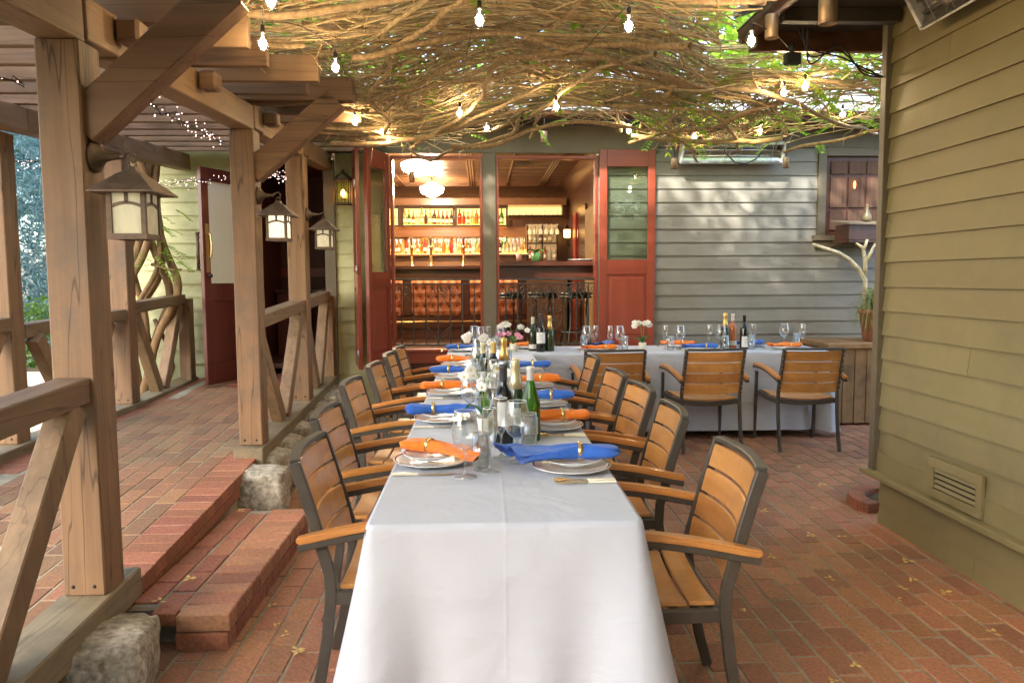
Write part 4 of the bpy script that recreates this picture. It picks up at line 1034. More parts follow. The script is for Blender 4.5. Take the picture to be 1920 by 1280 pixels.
for k, (y, x) in enumerate(((2.62, -.60), (3.33, -.69), (4.27, -.745), (5.10, -.73), (5.79, -.715), (6.31, -.70))):
    place(cp, cu, 'wooden slat armchair on the left side of the long table, %s from the camera' % ORD[k], (x + .345, y, 0), -PI / 2 + RN.uniform(-.05, .05))
for k, (y, x) in enumerate(((2.44, .835), (3.30, .835), (3.95, .835), (4.56, .81), (5.46, .80))):
    place(cp, cu, 'wooden slat armchair on the right side of the long table, %s from the camera' % ORD[k], (x - .345, y, 0), PI / 2 + (-.04 if k == 0 else RN.uniform(-.05, .05)))
for k, (x, rz) in enumerate(((1.045, .02), (1.84, .05), (2.66, -.02))):
    place(cp, cu, 'wooden slat armchair seen from behind at the back table, %s' % ('left of the three', 'middle of the three', 'right of the three')[k], (x, 6.315, 0), rz)

# ------------------------------------------------------------------ table settings
m_china = M('white_china', (.80, .80, .78), (.84, .84, .82), 3, rough=.15, coat=.4)
m_band_r = M('red_band', (.45, .12, .06), rough=.25); m_band_b = M('brown_band', (.16, .08, .05), rough=.25)
m_gold = M('gold', (.75, .5, .2), (.85, .6, .28), 20, rough=.22, metal=1); m_ivory = M('ivory', (.78, .70, .50), (.84, .77, .6), 8, rough=.35, coat=.3)
m_blue = M('blue_linen', (.025, .115, .48), (.035, .15, .58), 40, rough=.8, bump=.1, sheen=.2); m_orange = M('orange_linen', (.83, .17, .008), (.93, .25, .014), 40, rough=.8, bump=.1, sheen=.2)
TT = TZ + .001
def plate_meshes(r):
    me = MB().lathe([(r * .55, 0), (r * .6, .004), (r * .97, .017), (r, .019), (r, .022), (r * .96, .021), (r * .62, .009), (r * .58, .007), (.002, .007)], (0, 0, 0), 36)
    bd = MB().shell([(r * .965, .0222), (r * .925, .0198)], n=36)
    return me, bd
pm = {}
for nm, r in (('dinner', .138), ('side', .098)):
    a, b = plate_meshes(r); pm[nm] = a.mesh('plate', m_china)
    pm[nm, 'r'] = b.mesh('rim_band', m_band_r); pm[nm, 'b'] = b.mesh('rim_band', m_band_b)
def napkin_mesh(m, flare, seed):
    """napkin gathered through a ring: rounded fold at +x, fan of cloth at -x"""
    L_, nu, nv = .30, 34, 44
    def fn(u, v):
        x = -.165 + u * .33; ring = .30                # ring sits at x about +.045
        xr = x - .045
        if xr > 0: wv = .027 + .016 * math.sin(min(1, xr / .12) * PI * .62) if xr < .12 else .04; e = 0
        else: wv = .027 + (flare * .9) * (min(1, -xr / .20)) ** 1.2; e = min(1, -xr / .2)
        end = 1
        if u > .9: end = math.sqrt(max(0, 1 - ((u - .9) / .1) ** 2))
        wv *= end
        hh = (.021 + .004 * math.sin(u * 9 + seed)) * (1 - .45 * e) * (end * .75 + .25 * (end > .01))
        a = 2 * PI * v; c, s_ = math.cos(a), math.sin(a)
        ruf = 1 + .26 * (.4 + e) * (1 - 2 * abs(math.sin(2.5 * a + seed + u * 2.2))) + .10 * math.sin(9 * a + 2 * seed - u * 4)
        y = wv * math.copysign(abs(c) ** .8, c) * (1 + .3 * e * math.sin(3 * a + seed))
        z = .02 + hh * s_ * ruf
        xx = x - e * e * .05 * (c if flare > .04 else .3 * c) + .012 * noise.noise((x * 14, a, seed))
        z += .018 * e * noise.noise((x * 20 + seed, y * 30, 1))
        return (xx, y, max(.001, z))
    mb = MB().grid(fn, nu, nv)
    return mb.mesh('napkin', m)
nap = {}
for cn, m in (('blue', m_blue), ('orange', m_orange)):
    nap[cn] = [napkin_mesh(m, .024, 1.3), napkin_mesh(m, .034, 4.1), napkin_mesh(m, .078, 2.2), napkin_mesh(m, .05, 5.4), napkin_mesh(m, .028, 7.7)]
ring_me = MB().lathe([(.0275, -.007), (.029, -.007), (.029, .007), (.0275, .007)], (0, 0, 0), 24, 'x', closed=True).mesh('napkin_ring', m_gold)
hnd = MB().sweep([(0, 0, .006), (.03, 0, .007), (.09, 0, .006)], (0, 1, 0), .012, .008, ws=[.015, .013, .010], hs=[.009, .009, .007]).mesh('handle', m_ivory, bevel=.002)
kblade = MB().sweep([(.09, 0, .005), (.11, 0, .005), (.16, .001, .004), (.2, .004, .003), (.215, .008, .003)], (0, 1, 0), .014, .0016, ws=[.006, .013, .016, .013, .002]).mesh('blade', m_gold)
fk = MB().sweep([(.09, 0, .005), (.12, 0, .006), (.145, 0, .009)], (0, 1, 0), .006, .003, ws=[.006, .005, .012])
fk.sweep([(.143, -.012, .009), (.147, 0, .0085), (.143, .012, .009)], (1, 0, 0), .008, .003)
for s in (-.011, 0, .011): fk.sweep([(.145, s, .009), (.165, s, .006), (.185, s, .007), (.2, s, .012)], (0, 1, 0), .0034, .0022)
fork_me = fk.mesh('tines', m_gold)
sp = MB().sweep([(.09, 0, .005), (.12, 0, .006), (.15, 0, .007)], (0, 1, 0), .006, .003)
sp.grid(lambda u, v: (.148 + .055 * u, (v - .5) * .036 * math.sin(PI * min(.98, u * .9 + .06)) ** .6, .007 - .008 * (1 - (2 * v - 1) ** 2) * math.sin(PI * u) + .002), 10, 8)
spoon_me = sp.mesh('bowl', m_gold)
def cutlery(kind, label, x, y, rz, z=TT, sc_=1.0):
    t = thing(kind, label, kind, (x, y, z), rz, 'gold cutlery with ivory handles'); put('handle', hnd, t); put({'knife': 'blade', 'fork': 'tines', 'spoon': 'bowl'}[kind], {'knife': kblade, 'fork': fork_me, 'spoon': spoon_me}[kind], t)
    return t
def plate(kind, label, x, y, z, band):
    t = thing('plate', label, 'plate', (x, y, z), 0, 'white china plates'); put('dish', pm[kind], t); put('rim_band', pm[kind, band], t); return t
def napkin(cn, var, label, x, y, z, rz, s=1.0, ringx=.045):
    t = thing('napkin', label, 'napkin', (x, y, z), rz, 'rolled linen napkins'); put('cloth', nap[cn][var], t); put('ring', ring_me, t, (ringx, 0, .022)); t.scale = (s, s, s); return t
# glasses
def stem_glass(name, prof_bowl, foot_r, stem_h, r0):
    g = MB().shell([(foot_r, .001), (foot_r, .003), (foot_r * .5, .006), (.006, .012), (.0038, .03), (.0036, stem_h * .8), (.005, stem_h - .004)] + prof_bowl, n=28)
    R_, Z_ = prof_bowl[-1]
    rim = MB().tube([(R_ * math.cos(2 * PI * i / 28), R_ * math.sin(2 * PI * i / 28), Z_) for i in range(29)], .0013, 5)
    ft = MB().tube([(foot_r * math.cos(2 * PI * i / 28), foot_r * math.sin(2 * PI * i / 28), .002) for i in range(29)], .0012, 5)
    return g.mesh('bowl', m_glass), rim.mesh('rim', m_rim_glint), ft.mesh('foot_rim', m_rim_glint)
gl = {}
gl['wine glass'] = stem_glass('wine', [(.016, .092), (.034, .108), (.044, .13), (.0455, .15), (.042, .18), (.037, .205), (.034, .222)], .037, .088, .03)
gl['champagne flute'] = stem_glass('flute', [(.010, .092), (.019, .108), (.0255, .135), (.0275, .16), (.0265, .19), (.023, .222)], .032, .088, .03)
tg = MB().lathe([(.029, 0), (.0305, .003), (.0315, .13), (.030, .13), (.0285, .014), (.001, .012)], (0, 0, 0), 26)
tr = MB().tube([(.031 * math.cos(2 * PI * i / 26), .031 * math.sin(2 * PI * i / 26), .13) for i in range(27)], .001, 5)
gl['water tumbler'] = (tg.mesh('bowl', m_glass), tr.mesh('rim', m_rim_glint))
def glass(kind, label, x, y):
    t = thing(kind.replace(' ', '_'), label, 'glass', (x, y, TT), RN.uniform(0, 3), 'clear table glasses')
    put('bowl', gl[kind][0], t); put('rim', gl[kind][1], t)
    if len(gl[kind]) > 2: put('foot_rim', gl[kind][2], t)
    return t
PL = [2.685, 3.50, 4.31, 5.03, 5.72]; PRr = [2.57, 3.29, 3.88, 4.56, 5.32]
colL = ['orange', 'blue', 'orange', 'blue', 'orange']; colR = ['blue', 'orange', 'blue', 'orange', 'blue']
for k in range(5):
    for sd, ys, cols, px, s in (('left', PL, colL, -.185, -1), ('right', PRr, colR, .30, 1)):
        y = ys[k]; w_ = "%s place on the long table's %s side" % (ORD[k], sd)
        plate('dinner', 'large white plate at the %s' % w_, px, y, TT, 'r' if sd == 'left' else 'b')
        plate('side', 'small white plate stacked at the %s' % w_, px + .005 * s, y + .003, TT + .0195, 'r' if sd == 'left' else 'b')
        rz = 0 if s > 0 else PI
        if k == 0:
            if s > 0: napkin(cols[k], 2, '%s napkin fanned from a ring, %s' % (cols[k], w_), px - .02, y + .01, TT + .036, -.02, 1.15)
            else: napkin(cols[k], 2, '%s napkin fanned from a ring, %s' % (cols[k], w_), px + .03, y + .0, TT + .036, PI - .55, 1.0)
        else: napkin(cols[k], (0, 3, 1, 4)[(k + (s > 0)) % 4], '%s napkin rolled in a ring, %s' % (cols[k], w_), px - .0 * s, y + RN.uniform(-.015, .015), TT + .036, rz + RN.uniform(-.08, .08), 1.05)
        if s > 0:
            cutlery('fork', 'gold fork with ivory handle, %s' % w_, px + .125, y - .185, PI + .02); cutlery('spoon', 'gold spoon with ivory handle, %s' % w_, px + .125, y - .163, PI - .03)
            cutlery('knife', 'gold knife with ivory handle, %s' % w_, px + .12, y + .165, PI)
            glass('wine glass', 'wine glass at the %s' % w_, .106 + RN.uniform(-.02, .02), y + .107); glass('champagne flute', 'champagne flute at the %s' % w_, .06 + RN.uniform(-.015, .015), y + .182); glass('water tumbler', 'water tumbler at the %s' % w_, .172 + RN.uniform(-.012, .012), y + .372 if k == 0 else y + .25)
        else:
            cutlery('knife', 'gold knife with ivory handle, %s' % w_, px - .125, y - .17, 0.0); cutlery('fork', 'gold fork with ivory handle, %s' % w_, px - .1, y + .17, .05)
            glass('wine glass', 'wine glass at the %s' % w_, -.049 + RN.uniform(-.02, .02), y - .199 if k != 1 else y - .03); glass('champagne flute', 'champagne flute at the %s' % w_, .019 + RN.uniform(-.015, .015), y - .147); glass('water tumbler', 'water tumbler at the %s' % w_, -.008, y - .105)
# back table settings
B2 = [(-.19, 6.93, 'blue', 0), (.42, 7.13, 'orange', 1), (1.06, 6.78, 'orange', 0), (1.16, 7.16, 'blue', 2), (1.86, 7.14, 'orange', 1), (1.98, 6.80, 'blue', 0), (2.56, 7.14, 'blue', 2), (2.78, 6.85, 'orange', 1)]
bn = ['far left end', 'left part, beside the first group of bottles', 'front edge behind the left chair', 'far edge opposite the left chair', 'far edge right of the white orchid', 'front edge behind the middle chair', 'far edge just right of the second group of bottles', 'right end behind the right chair']
for k, (x, y, cn, var) in enumerate(B2):
    plate('dinner', 'white plate on the back table, %s' % bn[k], x, y, TT, 'b')
    napkin(cn, var, '%s napkin on the back table, %s' % (cn, bn[k]), x, y, TT + .022, (PI if k == 0 else 0) + RN.uniform(-.3, .3) + (.8 if var == 2 else 0), .95)
    cutlery('fork', 'gold fork on the back table, %s' % bn[k], x - .18, y - .1, PI / 2 + .05)
gt = [('wine glass', .94, 6.85, 'leftmost of four before the red door'), ('champagne flute', 1.03, 6.93, 'second of four before the red door'), ('champagne flute', 1.15, 6.82, 'third of four before the red door'), ('wine glass', 1.24, 6.83, 'fourth of four before the red door'), ('water tumbler', 1.285, 6.82, 'before the red door'), ('water tumbler', .93, 6.95, 'behind the leftmost wine glass'),
      ('champagne flute', 1.67, 6.88, 'right of the white orchid'), ('water tumbler', 1.70, 6.80, 'right of the white orchid'), ('wine glass', 1.80, 6.85, 'between the white orchid and the blue napkin'),
      ('champagne flute', 2.09, 6.92, 'left of the second bottle group'), ('wine glass', 2.18, 6.86, 'left of the second bottle group'), ('water tumbler', 2.2, 6.79, 'left of the second bottle group'), ('champagne flute', 2.52, 6.98, 'right of the second bottle group'), ('water tumbler', 2.46, 6.86, 'right of the second bottle group'),
      ('wine glass', 2.83, 7.02, 'near the right end'), ('champagne flute', 2.97, 6.94, 'at the right end'), ('water tumbler', 2.94, 7.0, 'at the right end'),
      ('wine glass', -.02, 6.86, 'at the far left end, in front'), ('wine glass', -.08, 7.0, 'at the far left end, behind'), ('champagne flute', .05, 6.92, 'at the far left end'), ('water tumbler', .02, 6.80, 'at the far left end'), ('wine glass', .16, 7.05, 'beside the pink and white orchid'), ('water tumbler', .12, 6.95, 'beside the pink and white orchid')]
for kd, x, y, wh in gt: glass(kd, '%s on the back table, %s' % (kd, wh), x, y)

# wine bottles
m_bdark = M('dark_bottle_glass', (.006, .007, .006), (.01, .012, .009), 6, rough=.06, coat=.5)
m_bgreen = M('green_bottle_glass', (.10, .34, .02), (.13, .4, .03), 6, rough=.03, trans=.85, ior=1.4)
m_bolive = M('olive_bottle_glass', (.03, .05, .015), (.04, .06, .02), 6, rough=.05, coat=.5, trans=.3)
m_rose = M('rose_wine', (.80, .26, .12), (.85, .32, .16), 6, rough=.05, trans=.4)
m_foil = {'gold': M('gold_foil', (.72, .44, .12), (.82, .55, .2), 40, rough=.32, metal=.85, bump=.15), 'cream': M('cream_foil', (.72, .66, .42), rough=.4), 'grey': M('grey_foil', (.06, .06, .062), rough=.4), 'white': M('white_foil', (.75, .74, .68), rough=.35), 'black': M('black_foil', (.012, .012, .012), rough=.35), 'pale': M('pale_gold_foil', (.75, .65, .4), rough=.35, metal=.6), 'tan': M('tan_foil', (.70, .46, .13), rough=.4)}
m_label = M('paper_label', (.78, .78, .74), (.84, .84, .8), 20, rough=.7); m_ink = M('label_ink', (.5, .5, .49), rough=.7)
def wine(label, x, y, body, foil, kind='bordeaux', lab=(.06, .15), s=1.0, rz=0, labm=None):
    t = thing('wine_bottle', label, 'bottle', (x, y, TT), rz, 'wine bottles on the tables')
    if kind == 'bordeaux': r = .0375; pr_ = [(.03, .004), (.0365, 0), (r, .008), (r, .185), (.034, .205), (.022, .222), (.0145, .238), (.0138, .295)]; nk = (.0145, .238, .312); h = .312
    elif kind == 'burgundy': r = .0405; pr_ = [(.03, .004), (.039, 0), (r, .008), (r, .14), (.038, .165), (.030, .195), (.020, .225), (.0148, .25), (.0142, .29)]; nk = (.0152, .235, .305); h = .305
    else: r = .0435; pr_ = [(.03, .004), (.042, 0), (r, .008), (r, .145), (.040, .17), (.031, .2), (.021, .232), (.0165, .262), (.016, .30)]; nk = None; h = .32
    MB().lathe(pr_, (0, 0, 0), 24).build('glass', body, t)
    if kind != 'champagne': MB().lathe([(nk[0] + .0004, nk[1] + .012), (nk[0] + .0006, nk[1] + .016), (nk[0] + .0002, h - .016), (nk[0] + .0012, h - .015), (nk[0] + .0012, h - .001), (nk[0] - .001, h)], (0, 0, 0), 20).build('capsule', m_foil[foil], t)
    else: MB().lathe([(.0325, .198), (.0228, .231), (.0182, .262), (.0178, .285), (.0195, .29), (.0185, .30), (.0195, .31), (.0165, .322), (.004, .325)], (0, 0, 0), 20).build('foil', m_foil[foil], t)
    if lab:
        g = MB()
        def fn(u, v): q = -PI / 2 + (u - .5) * 2.3; return ((r + .0006) * math.cos(q), (r + .0006) * math.sin(q), lab[0] + (lab[1] - lab[0]) * v)
        lb = g.grid(fn, 12, 2).build('paper_label', labm or m_label, t)
        g2 = MB()
        for zz, w_ in ((.66, .42), (.42, .26)):
            def f2(u, v): q = -PI / 2 + (u - .5) * w_ * 1.8; return ((r + .0011) * math.cos(q), (r + .0011) * math.sin(q), lab[0] + (lab[1] - lab[0]) * (zz + .05 * v))
            g2.grid(f2, 6, 1)
        g2.build('print', m_ink, lb)
    t.scale = (s, s, s); return t
wine('dark red-wine bottle with grey capsule, nearest bottle on the long table', .078, 2.94, m_bdark, 'grey', 'bordeaux', (.085, .175), 1.04, .5)
wine('clear green wine bottle with white capsule on the long table', .192, 3.06, m_bgreen, 'white', 'burgundy', (.03, .10), .99, -.4)
wine('champagne bottle with pale gold foil behind the dark bottle on the long table', .135, 3.16, m_bolive, 'pale', 'champagne', (.05, .12))
wine('wine bottle with cream capsule in the farther group on the long table', -.0, 4.18, m_bolive, 'cream', 'burgundy')
wine('wine bottle with tan capsule in the farther group on the long table', .058, 4.15, m_bdark, 'tan', 'bordeaux')
wine('champagne bottle with bright gold foil in the farther group on the long table', .118, 4.3, m_bolive, 'gold', 'champagne')
wine('slim wine bottle with yellow capsule, left of three on the back table', .455, 6.90, m_bolive, 'cream', 'burgundy', (.02, .06))
wine('dark wine bottle with square white label, middle of three on the back table', .52, 6.80, m_bdark, 'grey', 'bordeaux', (.07, .16), 1.1)
wine('gold foil champagne bottle, right of three on the back table', .605, 6.86, m_bolive, 'gold', 'champagne', None, 1.0)
wine('gold foil champagne bottle, left of the second group on the back table', 2.235, 6.92, m_bolive, 'gold', 'champagne', None, 1.02)
wine('rose wine bottle in the second group on the back table', 2.325, 6.98, m_rose, 'white', 'bordeaux', (.03, .07), 1.02)
wine('dark red-wine bottle with silvery label, right of the second group on the back table', 2.40, 6.88, m_bdark, 'black', 'bordeaux', (.02, .12), 1.0, .25)

# orchids in pots
m_pot = M('cream_pot', (.72, .69, .56), (.78, .75, .64), 10, rough=.45); m_petal = M('white_petal', (.84, .84, .80), (.88, .88, .85), 20, rough=.6); m_pink = M('pink_petal', (.65, .12, .32), (.8, .45, .6), 60, rough=.6); m_yel = M('yellow_lip', (.75, .55, .08), rough=.6); m_stem = M('orchid_stem', (.16, .26, .05), (.22, .33, .08), 20, rough=.5)
def petal(mb, c, n, u, ang, ln, wd):
    v = n.cross(u); d = u * math.cos(ang) + v * math.sin(ang); e = n.cross(d); vs = []
    for i in range(5):
        q = i / 4; w_ = wd * math.sin(PI * min(.97, q * .85 + .1)); 
        for s in (-1, 0, 1): vs.append(c + d * (ln * q) + e * (w_ * s) + n * (.004 * math.sin(PI * q) - .003 * abs(s)))
    fs = []
    for i in range(4):
        for k in range(2): fs.append((i * 3 + k, i * 3 + k + 1, i * 3 + k + 4, i * 3 + k + 3))
    mb.add(vs, fs, True)
def orchid(label, x, y, stems, pink=0, s=1.0, rz=0, ped=.22):
    t = thing('potted_orchid', label, 'plant', (x, y, TT), rz, 'orchids in small cream pots')
    MB().lathe([(.028, 0), (.033, .003), (.035, .07), (.032, .07), (.03, .055), (.001, .055)], (0, 0, 0), 20).build('pot', m_pot, t)
    for a in RN.sample([.3, 1.5, 2.6, 3.7, 4.9, 5.7], 4):
        lb = MB(); strap_leaf(lb, (0, 0, .06), a, RN.uniform(.06, .095), .019, RN.uniform(.05, .085), .015); lb.build('leaf', m_oleaf, t, normals=False)
    for (tx, ty, tz, col, nf) in stems:
        pts = [Vector((0, 0, .055)), Vector((tx * .1, ty * .1, tz * .5)), Vector((tx * .35, ty * .35, tz * .85)), Vector((tx * .75, ty * .75, tz)), Vector((tx * 1.1, ty * 1.1, tz * .96)), Vector((tx * 1.5, ty * 1.5, tz * .86))]
        MB().tube(pts, [.0028, .0026, .0022, .002, .0016, .001], 6).build('stem', m_stem, t)
        for k in range(nf):
            q = .25 + .75 * k / max(1, nf - 1); i = 2 + q * 2.9; a = pts[min(4, int(i))]; b = pts[min(5, int(i) + 1)]; c = a.lerp(b, i - int(i)) + Vector((RN.uniform(-.018, .018), RN.uniform(-.018, .01), RN.uniform(-.014, .012)))
            n = Vector((RN.uniform(-.5, .5), -1, RN.uniform(-.3, .2))).normalized(); u = Vector((0, 0, 1)); u = (u - n * u.dot(n)).normalized()
            fb = MB()
            for ang, ln, wd in ((0, .026, .010), (1.35, .028, .0165), (-1.35, .028, .0165), (2.5, .025, .0095), (-2.5, .025, .0095)): petal(fb, c, n, u, ang, ln * s, wd * s)
            f = fb.build('flower', m_pink if col == 'p' else m_petal, t, normals=False)
            MB().ball(c + n * .004, .0045, 6, 4).build('lip', m_yel, f)
    return t
orchid('nearest white orchid, in a cream pot mid-way along the long table', .006, 3.2, ((-.05, .02, .27, 'w', 3), (.055, .0, .29, 'w', 3), (.0, -.03, .24, 'w', 2)), s=.98)
orchid('white orchid in a cream pot farther along the long table', -.05, 5.35, ((-.05, .0, .26, 'w', 4), (.06, .0, .25, 'w', 3)), s=1.1)
orchid('orchid with white and pink flowers, left on the back table', .275, 6.86, ((-.07, .0, .25, 'w', 5), (.08, .0, .23, 'w', 3), (-.075, -.02, .17, 'p', 3), (.03, -.03, .15, 'p', 2)), s=1.05)
orchid('white orchid in a cream pot on the back table before the red door', 1.455, 6.86, ((-.06, .0, .26, 'w', 4), (.045, .0, .26, 'w', 4)), s=1.1)
# ------------------------------------------------------------------ wisteria canopy
m_vine = M('vine_bark', (.33, .225, .115), (.56, .42, .24), 30, rough=.85, bump=.4, rnd=.35)
m_vleaf = leaf_mat('wisteria_leaf', (.20, .40, .02), (.45, .58, .08), .65)
def cz0(x, y):
    """height of the canopy's underside"""
    return 2.66 + .10 * noise.noise((x * .55 + 3, y * .55, 0)) + .08 * noise.noise((x * 1.4, y * 1.4, 4)) - .13 * math.exp(-((x + .5) ** 2 / .8 + (y - 6.3) ** 2 / 1.6)) + .13 * math.exp(-((x - .2) ** 2 / .7 + (y - 4.3) ** 2 / 2)) - .08 * math.exp(-((x - 2.0) ** 2 / .8 + (y - 6.5) ** 2 / 1)) + .05 * max(0, 3.2 - y)
def ok(x, y):
    if y < -2.8 or x < -1.75: return False
    if x > 1.38 and y < 4.75: return False
    if x > 3.5: return False
    if y > (7.2 if x < -.1 else 6.35 + .5 * abs(x - .55) if x < 1.5 else 6.9) + .25 * noise.noise((x * 3, 0, 7)): return False
    return True
wist = thing('wisteria_canopy', 'dense tangled wisteria vines and leaves roofing the patio', 'vine', (0.9, 5, 2.6))
wi = Matrix.Translation(-Vector(wist.location))
def flow(x, y): return 1.5 * noise.noise((x * .32 + 1.7, y * .32, 5)) + .5 * noise.noise((x * .8, y * .8, 8))
def vine(mb, x, y, lay, off, ln, r0, wig, seed, n=5, st=.13):
    pts = []; rs = []; m = int(ln / st); sg = RN.choice((0, PI))
    for i in range(m + 1):
        z = cz0(x, y) + lay + .05 * noise.noise((x * 1.5 + seed, y * 1.5, seed * 3)) + .012 * noise.noise((x * 6, y * 6 + seed, 1))
        pts.append((x, y, z)); rs.append(r0 * (1 - .5 * i / max(1, m)))
        hd = flow(x, y) + off + sg + wig * noise.noise((seed * 7.3, i * .16, 2.0)) * 2 + wig * .3 * noise.noise((seed * 3.1, i * .7, 5))
        x, y = x + st * math.cos(hd), y + st * math.sin(hd)
        if not ok(x, y): break
    if len(pts) > 4: mb.tube(pts, rs, n, cap=False)
def rpos(y0=2.2):
    while True:
        x, y = RN.uniform(-1.7, 3.5), y0 + (7.25 - y0) * RN.random()
        if ok(x, y) and not (x > 1.0 and y > 5.7 and RN.random() < .72): return x, y
tg_ = MB()
for k in range(86):                                    # bundles of vines that run together
    bx, by = rpos(1.8); off = RN.gauss(0, .55); lay = abs(RN.gauss(0, .09)); sp_ = RN.uniform(.12, .35)
    for j in range(19):
        x, y = bx + RN.gauss(0, sp_), by + RN.gauss(0, sp_)
        if ok(x, y): vine(tg_, x, y, lay + abs(RN.gauss(0, .05)), off + RN.gauss(0, .2), RN.uniform(1.4, 3.8), RN.choice((.003, .0038, .0046, .0055, .007)), .35, RN.uniform(0, 90), 5)
for k in range(520):
    x, y = rpos(); vine(tg_, x, y, abs(RN.gauss(0, .12)), RN.uniform(0, PI), RN.uniform(.8, 2.4), RN.choice((.0026, .0034, .0045, .006)), .6, RN.uniform(0, 90), 4)
for k in range(84):
    x, y = rpos(0); vine(tg_, x, y, RN.uniform(.0, .1), RN.gauss(0, .9), RN.uniform(1.8, 4), RN.uniform(.009, .015), .35, RN.uniform(0, 90), 6)
for k in range(17):
    x, y = rpos(.5); vine(tg_, x, y, RN.uniform(-.04, .06), RN.gauss(0, .7), RN.uniform(2, 4.5), RN.uniform(.015, .024), .3, RN.uniform(0, 90), 7)
for k in range(210):                                   # vines lying over the pergola rafters
    x, y = RN.uniform(-3.4, -1.1), RN.uniform(1.6, 7.3); n0 = len(tg_.v)
    pts = []; hd = RN.uniform(0, 2 * PI); zz = top(y) + .31 + abs(RN.gauss(0, .05))
    for i in range(RN.randint(6, 14)):
        pts.append((x, y, zz + .03 * noise.noise((x * 3, y * 3, k)))); hd += .6 * noise.noise((k * 3.3, i * .4, 1)); x += .14 * math.cos(hd); y += .14 * math.sin(hd); zz += .14 * math.sin(hd) * .052
    tg_.tube(pts, RN.choice((.004, .006, .009, .015)), 4, cap=False)
for k in range(2000):                                   # the canopy goes on above and behind the camera
    x, y = RN.uniform(-1.7, 1.4), RN.uniform(-2.8, 2.2); vine(tg_, x, y, abs(RN.gauss(0, .11)), RN.uniform(0, 2 * PI), RN.uniform(.8, 2.4), RN.choice((.0035, .005, .008)), .42, RN.uniform(0, 90), 4, .2)
for k in range(150):
    x, y = rpos(); z = cz0(x, y) + .03; a = RN.uniform(0, 2 * PI); ln = RN.uniform(.08, .3); pts = []
    for i in range(6):
        u = i / 5; pts.append((x + math.cos(a) * ln * .55 * u + .02 * math.sin(u * 7 + k), y + math.sin(a) * ln * .55 * u, z - ln * .6 * u * u + .02 * math.sin(u * 9 + k)))
    tg_.tube(pts, [.003 * (1 - .5 * i / 5) for i in range(6)], 4, cap=False)
o = tg_.build('vine_tangle', m_vine, wist, normals=False, kind='stuff'); o.matrix_parent_inverse = wi
m_vstem = M('old_vine_bark', (.26, .17, .085), (.46, .33, .19), 40, stretch=(1, 1, 1), rough=.9, bump=.7, rnd=.2, speck=60, spk=.5)
for k in range(15):                                    # old woody stems that can be told apart
    x, y = rpos(2.6); sb_ = MB(); r0 = RN.uniform(.012, .021); vine(sb_, x, y, RN.uniform(-.09, -.02), RN.gauss(0, .8), RN.uniform(2.2, 4.2), r0, .55, RN.uniform(0, 90), 9, .07)
    if len(sb_.v) < 60: continue
    sb_.v = [tuple(Vector(p) + Vector((noise.noise(Vector(p) * 9), noise.noise(Vector(p) * 9 + Vector((5, 0, 0))), noise.noise(Vector(p) * 9 + Vector((0, 5, 0))))) * r0 * .55) for p in sb_.v]
    o = sb_.build('vine_stem', m_vstem, wist, normals=False); o.matrix_parent_inverse = wi
lf = MB()
def leaflet(mb, c, d, n, ln, wd):
    d = d.normalized(); e = d.cross(n)
    e = e.normalized() if e.length > 1e-4 else d.orthogonal().normalized()
    mb.add([c, c + d * ln * .45 + e * wd - n * wd * .25, c + d * ln - n * ln * .12, c + d * ln * .45 - e * wd - n * wd * .25], [(0, 1, 2), (0, 2, 3)])
def rvec(): return Vector((RN.gauss(0, 1), RN.gauss(0, 1), RN.gauss(0, 1))).normalized()
for k in range(6500):
    x, y = rpos(-1.2); z = cz0(x, y) + .17 + abs(RN.gauss(0, .2))
    if noise.noise((x * 1.1, y * 1.1, 9)) < RN.uniform(-.65, .1): continue
    d = rvec(); d.z *= .4; leaflet(lf, Vector((x, y, z)), d, Vector((RN.gauss(0, .35), RN.gauss(0, .35), 1)).normalized(), RN.uniform(.05, .10), RN.uniform(.012, .024))
for k in range(9800):
    x, y = rpos(.5) if k < 7000 else (RN.uniform(.8, 3.4), RN.uniform(4.8, 6.9))
    if not ok(x, y): continue
    z = cz0(x, y) + .45 + RN.random() * .5
    if noise.noise((x * .9, y * .9, 19)) < RN.uniform(-.7, -.1): continue
    d = rvec(); d.z *= .3; leaflet(lf, Vector((x, y, z)), d, Vector((RN.gauss(0, .3), RN.gauss(0, .3), 1)).normalized(), RN.uniform(.08, .13), RN.uniform(.025, .04))
def frond(mb, c, d, ln, n=11, lw=.05):
    """pinnate wisteria leaf hanging from c"""
    d = d.normalized(); p = Vector(c); side = d.cross(Vector((0, 0, 1))); side = side.normalized() if side.length > .01 else Vector((1, 0, 0))
    for i in range(n):
        u = (i + 1) / n; q = p + d * ln * u + Vector((0, 0, -ln * .35 * u * u))
        for s in (-1, 1): leaflet(mb, q, (side * s + d * .6 + Vector((0, 0, -.15))), Vector((0, 0, 1)), lw * RN.uniform(.8, 1.15), lw * .25)
    leaflet(mb, p + d * ln + Vector((0, 0, -ln * .35)), d, Vector((0, 0, 1)), lw, lw * .25)
for k in range(360):
    x, y = rpos()
    if k < 110: x, y = RN.uniform(1.2, 3.4), RN.uniform(4.8, 6.6)
    elif k < 150: x, y = RN.uniform(-1.2, 3.3), RN.uniform(6.7, 7.25)
    if not ok(x, y): continue
    d = Vector((RN.gauss(0, 1), RN.gauss(-.3, 1), RN.uniform(-.5, .3))); frond(lf, (x, y, cz0(x, y) + RN.uniform(.02, .25)), d, RN.uniform(.12, .24), 7, .055)
o = lf.build('foliage', m_vleaf, wist, normals=False, kind='stuff'); o.matrix_parent_inverse = wi

